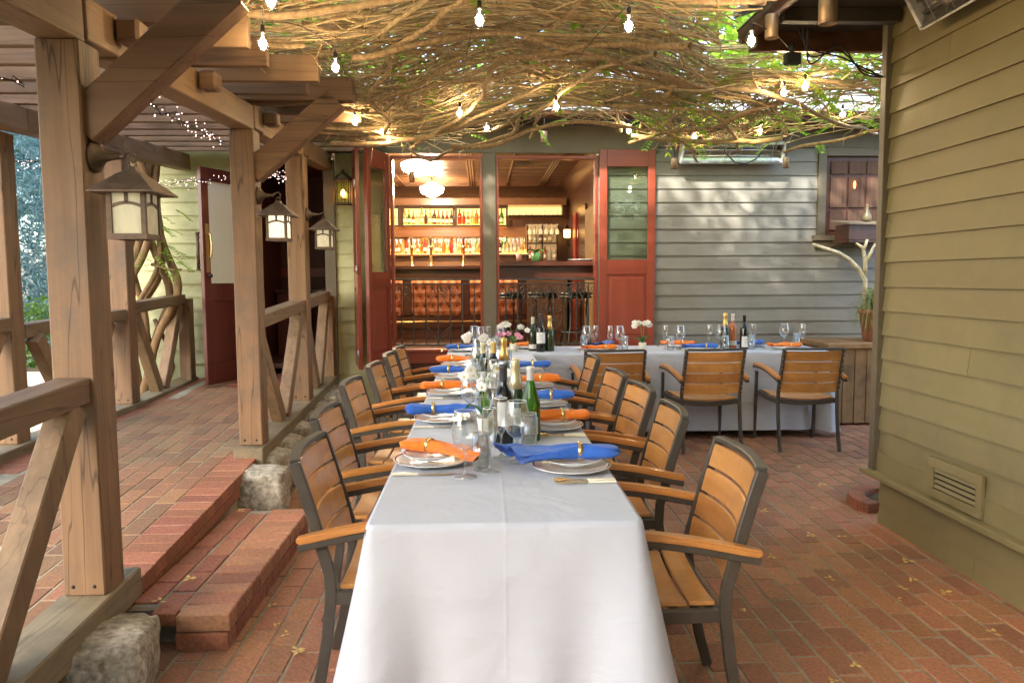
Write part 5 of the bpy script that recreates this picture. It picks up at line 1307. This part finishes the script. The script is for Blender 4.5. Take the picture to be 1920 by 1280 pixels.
# ------------------------------------------------------------------ twisted vine trunk by the walkway
m_trunk = M('vine_trunk_bark', (.17, .10, .045), (.30, .19, .09), 26, stretch=(1, 1, .3), rough=.9, bump=.6)
vt_ = thing('vine_trunk', 'twisted old vine trunk with a glowing lamp in it, before the pale siding', 'vine', (-3.22, 7.35, .15))
tk = MB()
for k in range(9):
    ph = k * 2.1; rr = .07 + .042 * (k % 3); pts = []; rs = []
    for i in range(34):
        z = i / 33 * 2.5; q = ph + z * (1.5 + .35 * (k % 4)) * (1 if k % 2 else -1)
        bul = 1 + 1.1 * math.exp(-((z - 1.15) / .33) ** 2)
        pts.append((rr * bul * math.cos(q) + .06 * noise.noise((k, z * 1.4, 0)) + .025 * z * (k % 2), rr * bul * math.sin(q) * .8, z)); rs.append((.042 - .01 * z / 2.5) * (1 if k < 6 else .6))
    MB().tube(pts, rs, 8).build('stem', m_trunk, vt_)
MB().ball((.0, -.12, 1.08), .05, 12, 8, (.8, .8, 1.6)).build('lamp', M('orange_lamp', (.6, .2, .08), rough=.15, emit=(1, .35, .1), estr=.35, coat=.5), vt_)
tw = MB().tube([(.12, -.05, 1.42), (.2, -.1, 1.40), (.3, -.1, 1.37), (.42, -.12, 1.37)], [.016, .013, .011, .008], 7); tw.tube([(.16, -.08, 1.41), (.17, -.1, 1.46), (.22, -.12, 1.47)], [.01, .008, .004], 6)
tw.build('side_branch', m_trunk, vt_); tw = MB().tube([(.1, 0, .9), (.25, -.05, .62), (.3, -.1, .45), (.22, -.12, .2)], [.02, .018, .015, .01], 7)
tw.build('side_branch', m_trunk, vt_)
fl = MB()
for k in range(26): frond(fl, (RN.uniform(-.2, .42), RN.uniform(-.25, .1), RN.uniform(1.35, 2.2)), Vector((RN.uniform(.1, 1), RN.uniform(-1, .2), RN.uniform(-.4, .2))), RN.uniform(.12, .24), 7, .05)
fl.build('foliage', m_vleaf, vt_, normals=False, kind='stuff')

# ------------------------------------------------------------------ garden beyond the walkway
m_conif = leaf_mat('blue_conifer_needles', (.08, .19, .19), (.26, .40, .40), .35)
m_green = leaf_mat('broad_leaves', (.05, .13, .015), (.16, .30, .03), .4)
m_bark = M('tree_bark', (.07, .05, .035), (.14, .10, .07), 14, stretch=(1, 1, .25), rough=.95, bump=.7)
def conifer(label, x, y, h, rad, seed, z0=-.05):
    t = thing('conifer', label, 'tree', (x, y, z0), seed, 'conifers in the garden')
    MB().tube([(0, 0, 0), (.03, 0, h * .5), (0, 0, h)], [.13, .09, .02], 9).build('trunk', m_bark, t)
    c = MB()
    for k in range(620):
        z = .25 + (h - .3) * RN.random() ** 1.1; a = RN.uniform(0, 2 * PI); R_ = rad * (1 - .75 * z / h) * RN.uniform(.35, 1.1)
        d = Vector((math.cos(a), math.sin(a), 0)); p = d * R_ + Vector((0, 0, z))
        for i in range(13):
            q = p + d * (.035 * i) + Vector((0, 0, -.0035 * i * i)) + rvec() * .03
            for s in range(2):
                dd = (d * .7 + rvec() * .9 + Vector((0, 0, -.5))); leaflet(c, q, dd, rvec(), RN.uniform(.08, .17), .008)
    c.build('crown', m_conif, t, normals=False)
    return t
conifer('nearer blue-green conifer at the left edge, seen between the posts', -5.3, 8.6, 3.6, 1.15, .3); conifer('farther blue-green conifer behind the first at the left edge', -6.6, 10.6, 4.4, 1.4, 1.7); conifer('blue-green conifer nearest the pale siding on the left', -4.9, 10.4, 3.9, 1.1, 2.9)
def broad_tree(name, label, x, y, h, cr, cz_, n, lsz, seed, group=None, ell=1.0, spots=26, trunk=True):
    """trunk, limbs and a crown of leaf clumps"""
    t = thing(name, label, 'tree', (x, y, -.05), 0, group); rn = random.Random(seed)
    cl_ = []
    for k in range(spots):
        while True:
            p = Vector((rn.uniform(-1, 1), rn.uniform(-1, 1), rn.uniform(-1, 1)))
            if p.length < 1: break
        cl_.append((Vector((p.x * cr, p.y * cr, cz_ + p.z * cr * ell)), cr * rn.uniform(.22, .42)))
    if trunk:
        tr_ = MB().tube([(0, 0, 0), (.06, .02, cz_ * .4), (0, 0, cz_)], [h * .035, h * .025, h * .012], 10)
        for c, r in cl_[:14]: tr_.tube([(0.03, 0, cz_ * .55), tuple(c * .5 + Vector((0, 0, cz_ * .22))), tuple(c)], [h * .014, h * .008, .01], 6)
        tr_.build('trunk', m_bark, t)
    lm = MB()
    for k in range(n):
        c, r = rn.choice(cl_); d = Vector((rn.gauss(0, 1), rn.gauss(0, 1), rn.gauss(0, 1))).normalized()
        p = c + d * r * rn.random() ** .45
        dd = Vector((rn.gauss(0, 1), rn.gauss(0, 1), rn.gauss(-.3, .6)))
        leaflet(lm, p, dd, Vector((rn.gauss(0, .6), rn.gauss(0, .6), 1)).normalized(), lsz * rn.uniform(.7, 1.3), lsz * .3)
    lm.build('crown', m_green, t, normals=False)
    return t
broad_tree('broadleaf_tree', 'yellow-green leafy tree above the conifers at the left edge', -8.6, 13, 6, 2.6, 4.2, 9000, .2, 5)
broad_tree('broadleaf_tree', 'green tree rising behind the roof of the bar building', 3.2, 15.5, 8, 3.4, 6.6, 7000, .3, 8)
broad_tree('broadleaf_tree', 'green tree rising behind the roof on the left', -3.6, 16.5, 8, 3.2, 6.4, 6000, .3, 9)
# tree behind and to the left of the camera that keeps the patio in dappled shade
broad_tree('shade_tree', 'tall leafy tree outside the picture that shades the patio', -5.6, -5.0, 13, 2.8, 10.1, 13000, .42, 21, spots=60)
broad_tree('shade_tree', 'tall leafy tree outside the picture on the left, shading the walkway', -9.3, -.6, 12, 3.4, 9.4, 12000, .45, 25, spots=44)
broad_tree('shade_tree', 'leafy tree outside the picture behind the patio', 3.5, -7.5, 6, 2.6, 3.4, 7000, .2, 22)
broad_tree('shade_tree', 'dense leafy tree outside the picture behind the camera', -.2, -6.2, 5, 2.3, 2.6, 8000, .22, 31)
broad_tree('shade_tree', 'dense leafy tree outside the picture behind the walkway', -4.2, -6.6, 5, 2.3, 2.5, 8000, .22, 32)
hg_ = thing('blocker_hedge', 'unseen hedge outside the picture behind the camera', 'blocker_hedge', (-.5, -2.9, 0)); hb_ = MB()  # leafy mass added out of view to keep sunlit-ground bounce off the cloth
for k in range(5200):
    p = Vector((RN.uniform(-2.6, 2.6), RN.choice((-.3, .3)) * RN.uniform(.7, 1), 1.9 * RN.random())) if k % 5 else Vector((RN.uniform(-2.6, 2.6), RN.uniform(-.3, .3), 1.9)); leaflet(hb_, p + rvec() * .05, rvec(), rvec(), RN.uniform(.1, .17), .045)
hb_.build('leaves', m_green, hg_, normals=False); MB().box(-2.5, 2.5, -.18, .18, 0, 1.75).build('stems', m_bark, hg_)
# clipped shrub in a pale planter
pl = thing('planter', 'pale wooden planter box with a clipped shrub behind the left railing', 'planter', (-4.35, 7.0, 0))
m_plw = M('white_paint', (.62, .58, .48), (.70, .66, .56), 6, rough=.6, bump=.1)
for k in range(4): MB().box(-.55, .55, -.28, .28, .10 + k * .135, .10 + k * .135 + .125).build('board', m_plw, pl, bevel=.008)
MB().box(-.5, .5, -.24, .24, .0, .66).build('soil', m_soil, pl)
sh_ = MB()
for k in range(2600):
    p = Vector((RN.uniform(-.5, .5), RN.uniform(-.24, .24), .62 + .62 * RN.random())); p += rvec() * .05
    leaflet(sh_, p, rvec(), rvec(), RN.uniform(.03, .055), .014)
shr = thing('clipped_shrub', 'clipped green shrub standing in the pale planter box', 'shrub', (-4.35, 7.0, 0)); sh_.build('leaves', m_green, shr, normals=False); MB().tube([(0, 0, .6), (.02, 0, 1.1)], .02, 7).build('trunk', m_bark, shr)
o = MB().box(-9, -4.9, 9.3, 9.5, -.05, .9).build('garden_wall', M('pale_block_wall', (.5, .47, .4), (.58, .55, .48), 6, rough=.8, bump=.2)); tag(o, 'low pale wall at the left edge behind the conifers', 'wall')

# ------------------------------------------------------------------ fallen leaves
m_fl = M('dry_yellow_leaf', (.55, .36, .09), (.70, .50, .17), 20, rough=.7, rnd=.2)
fm = []
for k in range(3):
    b = MB(); q = Vector((0, 0, .006))
    for s in range(3 + k): leaflet(b, Vector((RN.uniform(-.008, .008), RN.uniform(-.008, .008), .004 + .003 * s)), Vector((math.cos(s * 2.1 + k), math.sin(s * 2.1 + k), RN.uniform(0, .3))), Vector((RN.uniform(-.3, .3), RN.uniform(-.3, .3), 1)).normalized(), .03, .009)
    fm.append(b.mesh('fallen_leaf', m_fl))
spots = [(-.80, 2.98), (-.86, 3.06), (-.72, 2.82), (-.93, 3.25), (1.35, 2.62), (1.22, 2.52), (1.62, 3.42), (2.0, 3.38), (2.06, 3.22), (1.9, 3.28), (1.82, 3.18), (1.78, 4.0), (1.95, 3.98), (1.7, 4.45), (1.55, 4.6), (2.02, 4.5), (1.3, 4.3), (1.33, 4.12), (1.6, 5.5), (2.0, 5.9), (2.05, 5.95), (1.9, 6.0), (2.35, 5.5), (1.1, 3.1), (2.02, 2.85), (1.5, 2.42), (2.1, 3.6), (1.05, 4.9), (-.95, 2.55), (-.7, 2.55), (1.75, 4.9), (2.3, 5.0), (1.45, 3.7)]
for k, (x, y) in enumerate(spots):
    o = put('fallen_leaf', fm[k % 3], None, (x, y, .001), (0, 0, RN.uniform(0, 6)), scale=(RN.uniform(.6, 1.2),) * 3); tag(o, 'small dry yellow leaf lying on the patio bricks', 'leaf', 'fallen yellow leaves on the patio')
for k, (x, y) in enumerate(((-1.3, 2.98), (-1.26, 3.2), (-1.34, 4.15))):
    o = put('fallen_leaf', fm[k % 3], None, (x, y, .146 if k < 2 else .146), (0, 0, k)); tag(o, 'small dry yellow leaf on the brick step', 'leaf', 'fallen leaves on the step')
# ------------------------------------------------------------------ string lights
m_bulb = glow('bulb_glow', (1, .76, .46), 70)
m_bglass = thin_glass('bulb_glass', (1, .97, .9), .9, .0, .06)
m_cable = M('black_cable', (.02, .018, .015), rough=.6)
SA = [(-0.752, 2.86, 2.42), (-0.924, 3.363, 2.42), (-0.729, 3.951, 2.48), (-0.908, 5.617, 2.55), (-0.777, 6.1, 2.57), (-0.772, 6.468, 2.57)]
SB = [(-0.003, 3.23, 2.48), (-0.146, 5.34, 2.55), (0.048, 6.407, 2.66)]
SC = [(0.627, 3.289, 2.48), (0.499, 5.134, 2.55), (1.248, 6.507, 2.66), (1.803, 6.488, 2.6)]
SD = [(1.243, 3.544, 2.5), (2.052, 4.85, 2.62), (2.014, 5.1, 2.64), (2.864, 6.045, 2.7), (2.269, 6.225, 2.6)]
bulb_me = MB().lathe([(.004, .03), (.012, .022), (.024, .002), (.0275, -.018), (.024, -.038), (.012, -.05), (.001, -.053)], (0, 0, 0), 14).mesh('bulb_glass', m_bglass)
core_me = MB().ball((0, 0, -.018), .0165, 10, 8, (1, 1, 1.12)).mesh('filament', m_bulb)
sock_me = MB().lathe([(.004, .06), (.009, .056), (.0095, .03), (.0085, .024)], (0, 0, 0), 10).mesh('socket', m_cable)
for nm, pts in (('along the pergola edge on the left', SA), ('over the middle of the long table', SB), ('over the right side of the long table', SC), ('along the right side near the eave', SD)):
    t = thing('string_light', 'string of warm globe bulbs under the vines %s' % nm, 'string lights', (0, 0, 2.5), 0, 'string lights')
    path = []
    for a, b in zip(pts[:-1], pts[1:]):
        for i in range(10):
            u = i / 10; path.append((a[0] + (b[0] - a[0]) * u, a[1] + (b[1] - a[1]) * u, a[2] + (b[2] - a[2]) * u + .085 + .05 * abs(math.sin(u * PI)) - 2.5))
    path.append((pts[-1][0], pts[-1][1], pts[-1][2] + .085 - 2.5))
    MB().tube(path, .0024, 5).build('cable', m_cable, t)
    for p in pts:
        b = put('bulb', bulb_me, t, (p[0], p[1], p[2] - 2.5 + .018)); put('filament', core_me, b); put('socket', sock_me, b)
# fairy lights
m_fairy = glow('fairy_glow', (1, .66, .6), 1.0, False)
def fairy(label, pts, n, spread):
    t = thing('fairy_lights', label, 'fairy lights', pts[0], 0, 'fairy light strands on the pergola'); P0 = Vector(pts[0])
    P = [Vector(p) - P0 for p in pts]
    cb = MB(); bl = MB(); m = len(P) - 1
    def at(u): i = min(m - 1, int(u * m)); return P[i].lerp(P[i + 1], u * m - i)
    for k in range(3): cb.tube([at(i / 24) + Vector((noise.noise((i * .5, k, 1)), noise.noise((i * .5, k, 2)), noise.noise((i * .5, k, 3)))) * spread for i in range(25)], .0022, 4)
    for i in range(n):
        q = at(RN.random()) + Vector((RN.gauss(0, .6), RN.gauss(0, .6), RN.gauss(0, .6))) * spread * .7; bl.ball(q, .0027, 6, 4)
    cb.build('wire', m_cable, t); bl.build('tiny_bulbs', m_fairy, t, kind='stuff')
zb_ = lambda y: top(y) - .02
fairy('fairy lights under the header beam between the first and second lantern posts', [(rowx(3.4) - .2, 3.5, zb_(3.5)), (rowx(4) - .2, 4.1, zb_(4.1) - .03), (rowx(4.8) - .2, 4.8, zb_(4.8) - .05)], 70, .05)
fairy('fairy lights clustered at the left row of posts, above the vine trunk', [(LX - .35, 6.1, 2.36), (LX + .0, 6.6, 2.22), (LX + .3, 7.0, 2.30), (LX + .8, 7.3, 2.40), (LX + 1.2, 7.4, 2.38)], 150, .06)
fairy('fairy lights at the top left corner of the picture, beside the nearest post', [(-1.9, 2.45, 2.12), (-1.72, 2.6, 2.12), (-1.58, 2.75, 2.10)], 10, .03)
fairy('fairy lights behind the nearest post at the left edge', [(-3.3, 5.2, 2.25), (-3.05, 5.25, 2.2), (-2.85, 5.4, 2.25)], 60, .07)
fairy('fairy lights beyond the second lantern post', [(rowx(5.3) - .15, 5.3, zb_(5.3) - .05), (rowx(5.6) - .13, 5.7, zb_(5.6) - .08)], 24, .05)
fairy('fairy lights around the third lantern post', [(rowx(6.2) - .2, 6.1, zb_(6.2) - .1), (rowx(6.3) - .14, 6.3, zb_(6.3) - .2)], 34, .05)
# ------------------------------------------------------------------ cylinder pendants
m_cyl = M('aged_bronze_cylinder', (.20, .13, .075), (.30, .2, .12), 20, rough=.4, rough2=.55, metal=.6)
def pendant(label, x, y, zb, r, h, drop):
    t = thing('pendant_light', label, 'lamp', (x, y, zb), 0, 'bronze cylinder pendants')
    MB().lathe([(r * .9, .004), (r * .93, 0), (r, .002), (r, h), (r * .92, h + .004), (r * .9, h + .004)], (0, 0, 0), 22).build('cylinder', m_cyl, t)
    MB().tube([(0, 0, h), (.003, 0, h + drop)], .0035, 6).build('cord', m_cable, t)
pendant('bronze cylinder pendant left of the wall heater', 1.80, 7.15, 2.43, .03, .095, .2); pendant('bronze cylinder pendant right of the wall heater', 2.86, 7.15, 2.44, .03, .095, .22)
pendant('bronze cylinder pendant before the fascia above the centre column', .565, 6.95, 2.63, .03, .10, .12); pendant('bronze cylinder pendant in the vines left of centre', -.47, 6.3, 2.76, .035, .12, .15); pendant('bronze cylinder pendant hanging before the nearer globe light', -.62, 6.9, 2.28, .025, .09, .45)
pendant('largest bronze cylinder light under the eave at the top right', 1.63, 3.62, 2.60, .042, .17, .07); pendant('smaller bronze cylinder light under the eave, left of the largest one', 1.44, 3.82, 2.595, .032, .11, .14)
# cables and floodlight under the eave
ct = MB()
def smooth(pts, n=6):
    P = [Vector(p) for p in pts]; P = [P[0]] + P + [P[-1]]; out = []
    for i in range(1, len(P) - 2):
        a, b, c, d = P[i - 1:i + 3]
        for j in range(n): t_ = j / n; out.append(.5 * ((2 * b) + (c - a) * t_ + (2 * a - 5 * b + 4 * c - d) * t_ ** 2 + (3 * b - a - 3 * c + d) * t_ ** 3))
    return out + [P[-2]]
for k in range(3): ct.tube(smooth([(1.70 + .03 * k, 4.15, 2.76), (1.80, 4.2, 2.66 - .04 * k), (1.96, 4.2, 2.62 + .03 * k), (2.1, 4.22, 2.57 - .015 * k), (2.23, 4.235, 2.52)]), .0045, 6)
o = ct.build('power_cables', m_cable); tag(o, 'loose black cables under the eave by the right wall', 'cable')
t = thing('floodlight', 'small black floodlight hanging under the eave', 'lamp', (1.74, 4.3, 2.63)); MB().box(-.045, .045, -.03, .02, -.03, .035).build('housing', m_cable, t, bevel=.008); MB().lathe([(.012, .035), (.018, .08)], (0, 0, 0), 8).build('stalk', m_cable, t)
# ------------------------------------------------------------------ infrared heaters
m_refl = M('heater_reflector', (.38, .36, .33), (.5, .48, .43), 12, rough=.16, rough2=.3, metal=1); m_enam = M('white_enamel', (.72, .70, .66), (.78, .76, .72), 8, rough=.35, dirt=(.5, .42, .33), dirt_scale=12)
def heater(label, loc, rot, ln):
    t = thing('infrared_heater', label, 'heater', loc); t.rotation_euler = rot; a = ln / 2
    # local: long axis x, opening toward -y
    MB().grid(lambda u, v: (-a + ln * u, -.03 + .06 * (2 * v - 1) ** 2 * -1 + .03, -.09 + .18 * v), 2, 12).build('reflector', m_refl, t)
    for s in (-1, 1):
        MB().box(s * a - .012, s * a + .012, -.055, .045, -.10, .10).build('end_plate', m_enam, t, bevel=.003)
    MB().box(-a, a, -.05, .05, .092, .104).build('top_lip', m_enam, t, bevel=.002); MB().box(-a, a, -.05, .05, -.104, -.092).build('bottom_lip', m_enam, t, bevel=.002); MB().box(-a, a, .046, .056, -.091, .091).build('back', m_enam, t)
    for z in (-.035, .03): MB().tube([(-a + .02, -.02, z), (a - .02, -.02, z)], .009, 8).build('element', m_steel, t)
    w_ = MB()
    for k in range(6): w_.tube([(-a + .12 + k * (ln - .24) / 5, -.052, -.098), (-a + .12 + k * (ln - .24) / 5, -.052, .098)], .0018, 5)
    w_.build('guard', m_steel, t)
    return t
heater('silver infrared heater on the grey back wall above the red door', (2.50, YW - .17, 2.665), (math.radians(28), 0, 0), 1.02)
MB  # heater bracket arms are fixed to the wall
h2 = heater('silver infrared heater at the top right on the olive wall', (2.13, 3.22, 2.72), (math.radians(30), 0, math.radians(-90)), .98)
for hh in (h2,):
    MB().tube([(-.3, .05, .0), (-.3, .12, .05)], .008, 6).build('bracket', m_steel, hh); MB().tube([(.3, .05, 0), (.3, .12, .05)], .008, 6).build('bracket', m_steel, hh)
o = MB().tube([(2.30, 7.3, 2.72), (2.34, 7.32, 2.60), (2.44, 7.34, 2.52), (2.55, 7.36, 2.51), (2.66, 7.4, 2.56), (2.75, 7.45, 2.64)], .007, 6).build('heater_cable', m_cable); tag(o, 'black cable looping below the wall heater', 'cable')
# ------------------------------------------------------------------ wall lantern on the pale siding
t = thing('wall_lantern', 'small lit wall lantern on the pale siding beside the folded red door', 'lantern', (-1.375, YW - .11, 2.17))
fr = MB()
for sx in (-1, 1):
    for sy in (-1, 1): fr.tube([(sx * .062, sy * .062, 0), (sx * .068, sy * .068, .22)], .006, 6)
fr.box(-.078, .078, -.078, .078, -.012, .004); fr.box(-.075, .075, -.075, .075, .218, .23)
for s in (-1, 1): fr.box(-.065, .065, s * .066 - .003, s * .066 + .003, .108, .114); fr.box(-.003, .003, s * .066 - .003, s * .066 + .003, .0, .22)
fr.build('frame', m_copper, t); MB().lathe([(.1, .228), (.06, .275), (.02, .3), (.014, .33)], (0, 0, 0), 4).build('roof', m_copper, t)
for s in (-1, 1): MB().box(-.058, .058, s * .063 - .001, s * .063 + .001, .005, .217).build('pane', m_pane, t)
MB().ball((0, 0, .1), .022, 10, 7, (1, 1, 1.7)).build('bulb', glow('amber_bulb', (1, .42, .1), 4), t)
MB().tube([(0, 0, .3), (0, .06, .32), (0, .108, .3)], .008, 6).build('bracket', m_copper, t)
# ------------------------------------------------------------------ corner by the window: cabinet, pot plant, branch, birdhouse
m_cab = wood('weathered_cabinet', (.24, .13, .05), (.36, .21, .09), 'z', 12, rough=.6, bump=.15, rnd=.08, dirt=(.12, .07, .035), dirt_scale=3)
t = thing('wood_cabinet', 'weathered wooden plank cabinet in the corner under the window', 'cabinet', (3.7, 7.4, 0))
MB().box(-.42, .7, -.36, .38, .74, .79).build('top', m_cab, t, bevel=.006)
for k in range(9): MB().box(-.38 + k * .115, -.38 + k * .115 + .108, -.32, -.30, .02, .735).build('plank', m_cab, t, bevel=.003)
for k in range(5): MB().box(-.40, -.3805, -.30 + k * .13, -.30 + k * .13 + .122, .02, .735).build('plank', m_cab, t, bevel=.003)
MB().box(-.375, .65, -.296, .36, .02, .735).build('carcass', m_cab, t)
m_terra = M('terracotta', (.26, .10, .05), (.34, .145, .075), 10, rough=.85, bump=.1)
t = thing('spider_plant', 'grassy plant spilling from a terracotta pot on the corner cabinet', 'plant', (3.84, 7.3, .791))
MB().lathe([(.09, 0), (.105, .01), (.14, .26), (.155, .27), (.158, .31), (.145, .31), (.135, .27), (.001, .265)], (0, 0, 0), 24).build('pot', m_terra, t)
gb = MB(); m_sp = leaf_mat('spider_leaf', (.16, .20, .05), (.32, .36, .12), .3)
for k in range(190):
    a = RN.uniform(0, 2 * PI); ln = RN.uniform(.14, .3); vs = []; up = RN.uniform(.08, .3); wv = .0055
    for i in range(8):
        u = i / 7; x, y = math.cos(a) * ln * u, math.sin(a) * ln * u; z = .29 + up * math.sin(u * PI * .75) * 1.1 - .28 * u ** 2.4
        vs += [(x - math.sin(a) * wv * (1 - .8 * u), y + math.cos(a) * wv * (1 - .8 * u), z), (x + math.sin(a) * wv * (1 - .8 * u), y - math.cos(a) * wv * (1 - .8 * u), z)]
    gb.add(vs, [(2 * i, 2 * i + 1, 2 * i + 3, 2 * i + 2) for i in range(7)], True)
gb.build('leaves', m_sp, t, normals=False)
m_birch = M('bleached_wood', (.62, .52, .32), (.74, .66, .45), 18, rough=.7, bump=.2, dirt=(.3, .2, .1), dirt_scale=16)
b = MB().tube([(3.20, 7.3, 1.735), (3.33, 7.3, 1.695), (3.46, 7.31, 1.655), (3.57, 7.32, 1.595), (3.67, 7.32, 1.50), (3.74, 7.32, 1.39), (3.75, 7.32, 1.06)], [.014, .017, .018, .02, .022, .022, .022], 9)
b.tube([(3.74, 7.32, 1.42), (3.73, 7.31, 1.58), (3.70, 7.3, 1.70), (3.63, 7.3, 1.745)], [.021, .02, .017, .01], 9); b.tube([(3.71, 7.3, 1.68), (3.74, 7.3, 1.78)], [.02, .012], 8); b.tube([(3.74, 7.31, 1.56), (3.82, 7.3, 1.74)], [.02, .012], 8)
o = b.build('driftwood_branch', m_birch); tag(o, 'forked bleached branch rising from the pot in the corner', 'branch')
t = thing('birdhouse', 'brown wooden box birdhouse with slanted lid below the corner window', 'birdhouse', (3.78, 7.52, 1.80), math.radians(14))
MB().box(-.22, .3, -.1, .1, -.02, .13).build('box', m_brownw, t, bevel=.004); MB().hexa([(-.25, -.14, .13), (.33, -.14, .13), (-.25, .13, .17), (.33, .13, .17), (-.25, -.14, .145), (.33, -.14, .145), (-.25, .13, .185), (.33, .13, .185)]).build('lid', M('grey_wood', (.2, .16, .1), (.26, .21, .14), 10, rough=.7), t)
MB().box(-.24, .32, -.13, .12, -.045, -.021).build('base', m_brownw, t, bevel=.003); MB().tube([(-.2, -.05, -.045), (-.2, .2, -.09)], .01, 6).build('bracket', m_brownw, t)
MB().lathe([(.018, 0), (.018, .004)], (-.2205, 0, .05), 12, 'x').build('entrance_hole', m_dark, t)
o = MB().lathe([(.035, 0), (.045, .02), (.042, .06), (.018, .1), (.012, .16), (.016, .17)], (3.86, 7.56, 1.972), 16).build('gourd_vase', M('olive_ceramic', (.14, .12, .06), (.2, .17, .09), 10, rough=.4)); tag(o, 'small gourd shaped vase on the lid of the birdhouse', 'vase')
# curved brick edging at the corner of the olive wall
t = thing('brick_edging', 'curved raised brick edging at the foot of the olive wall corner', 'edging', (2.58, 4.52, 0)); eb = brick_mesh('edging_brick', .19, .088, .085, m_brick_red, .006)
for k in range(9):
    a = PI * .56 + k * .21; put('brick', eb, t, (.25 * math.cos(a), .25 * math.sin(a), .06), (0, 0, a + PI / 2 + PI / 2 * 0), scale=(.95, .5, 1))
MB().lathe([(.19, 0), (.19, .03)], (0, 0, 0), 20).build('soil', m_soil, t)
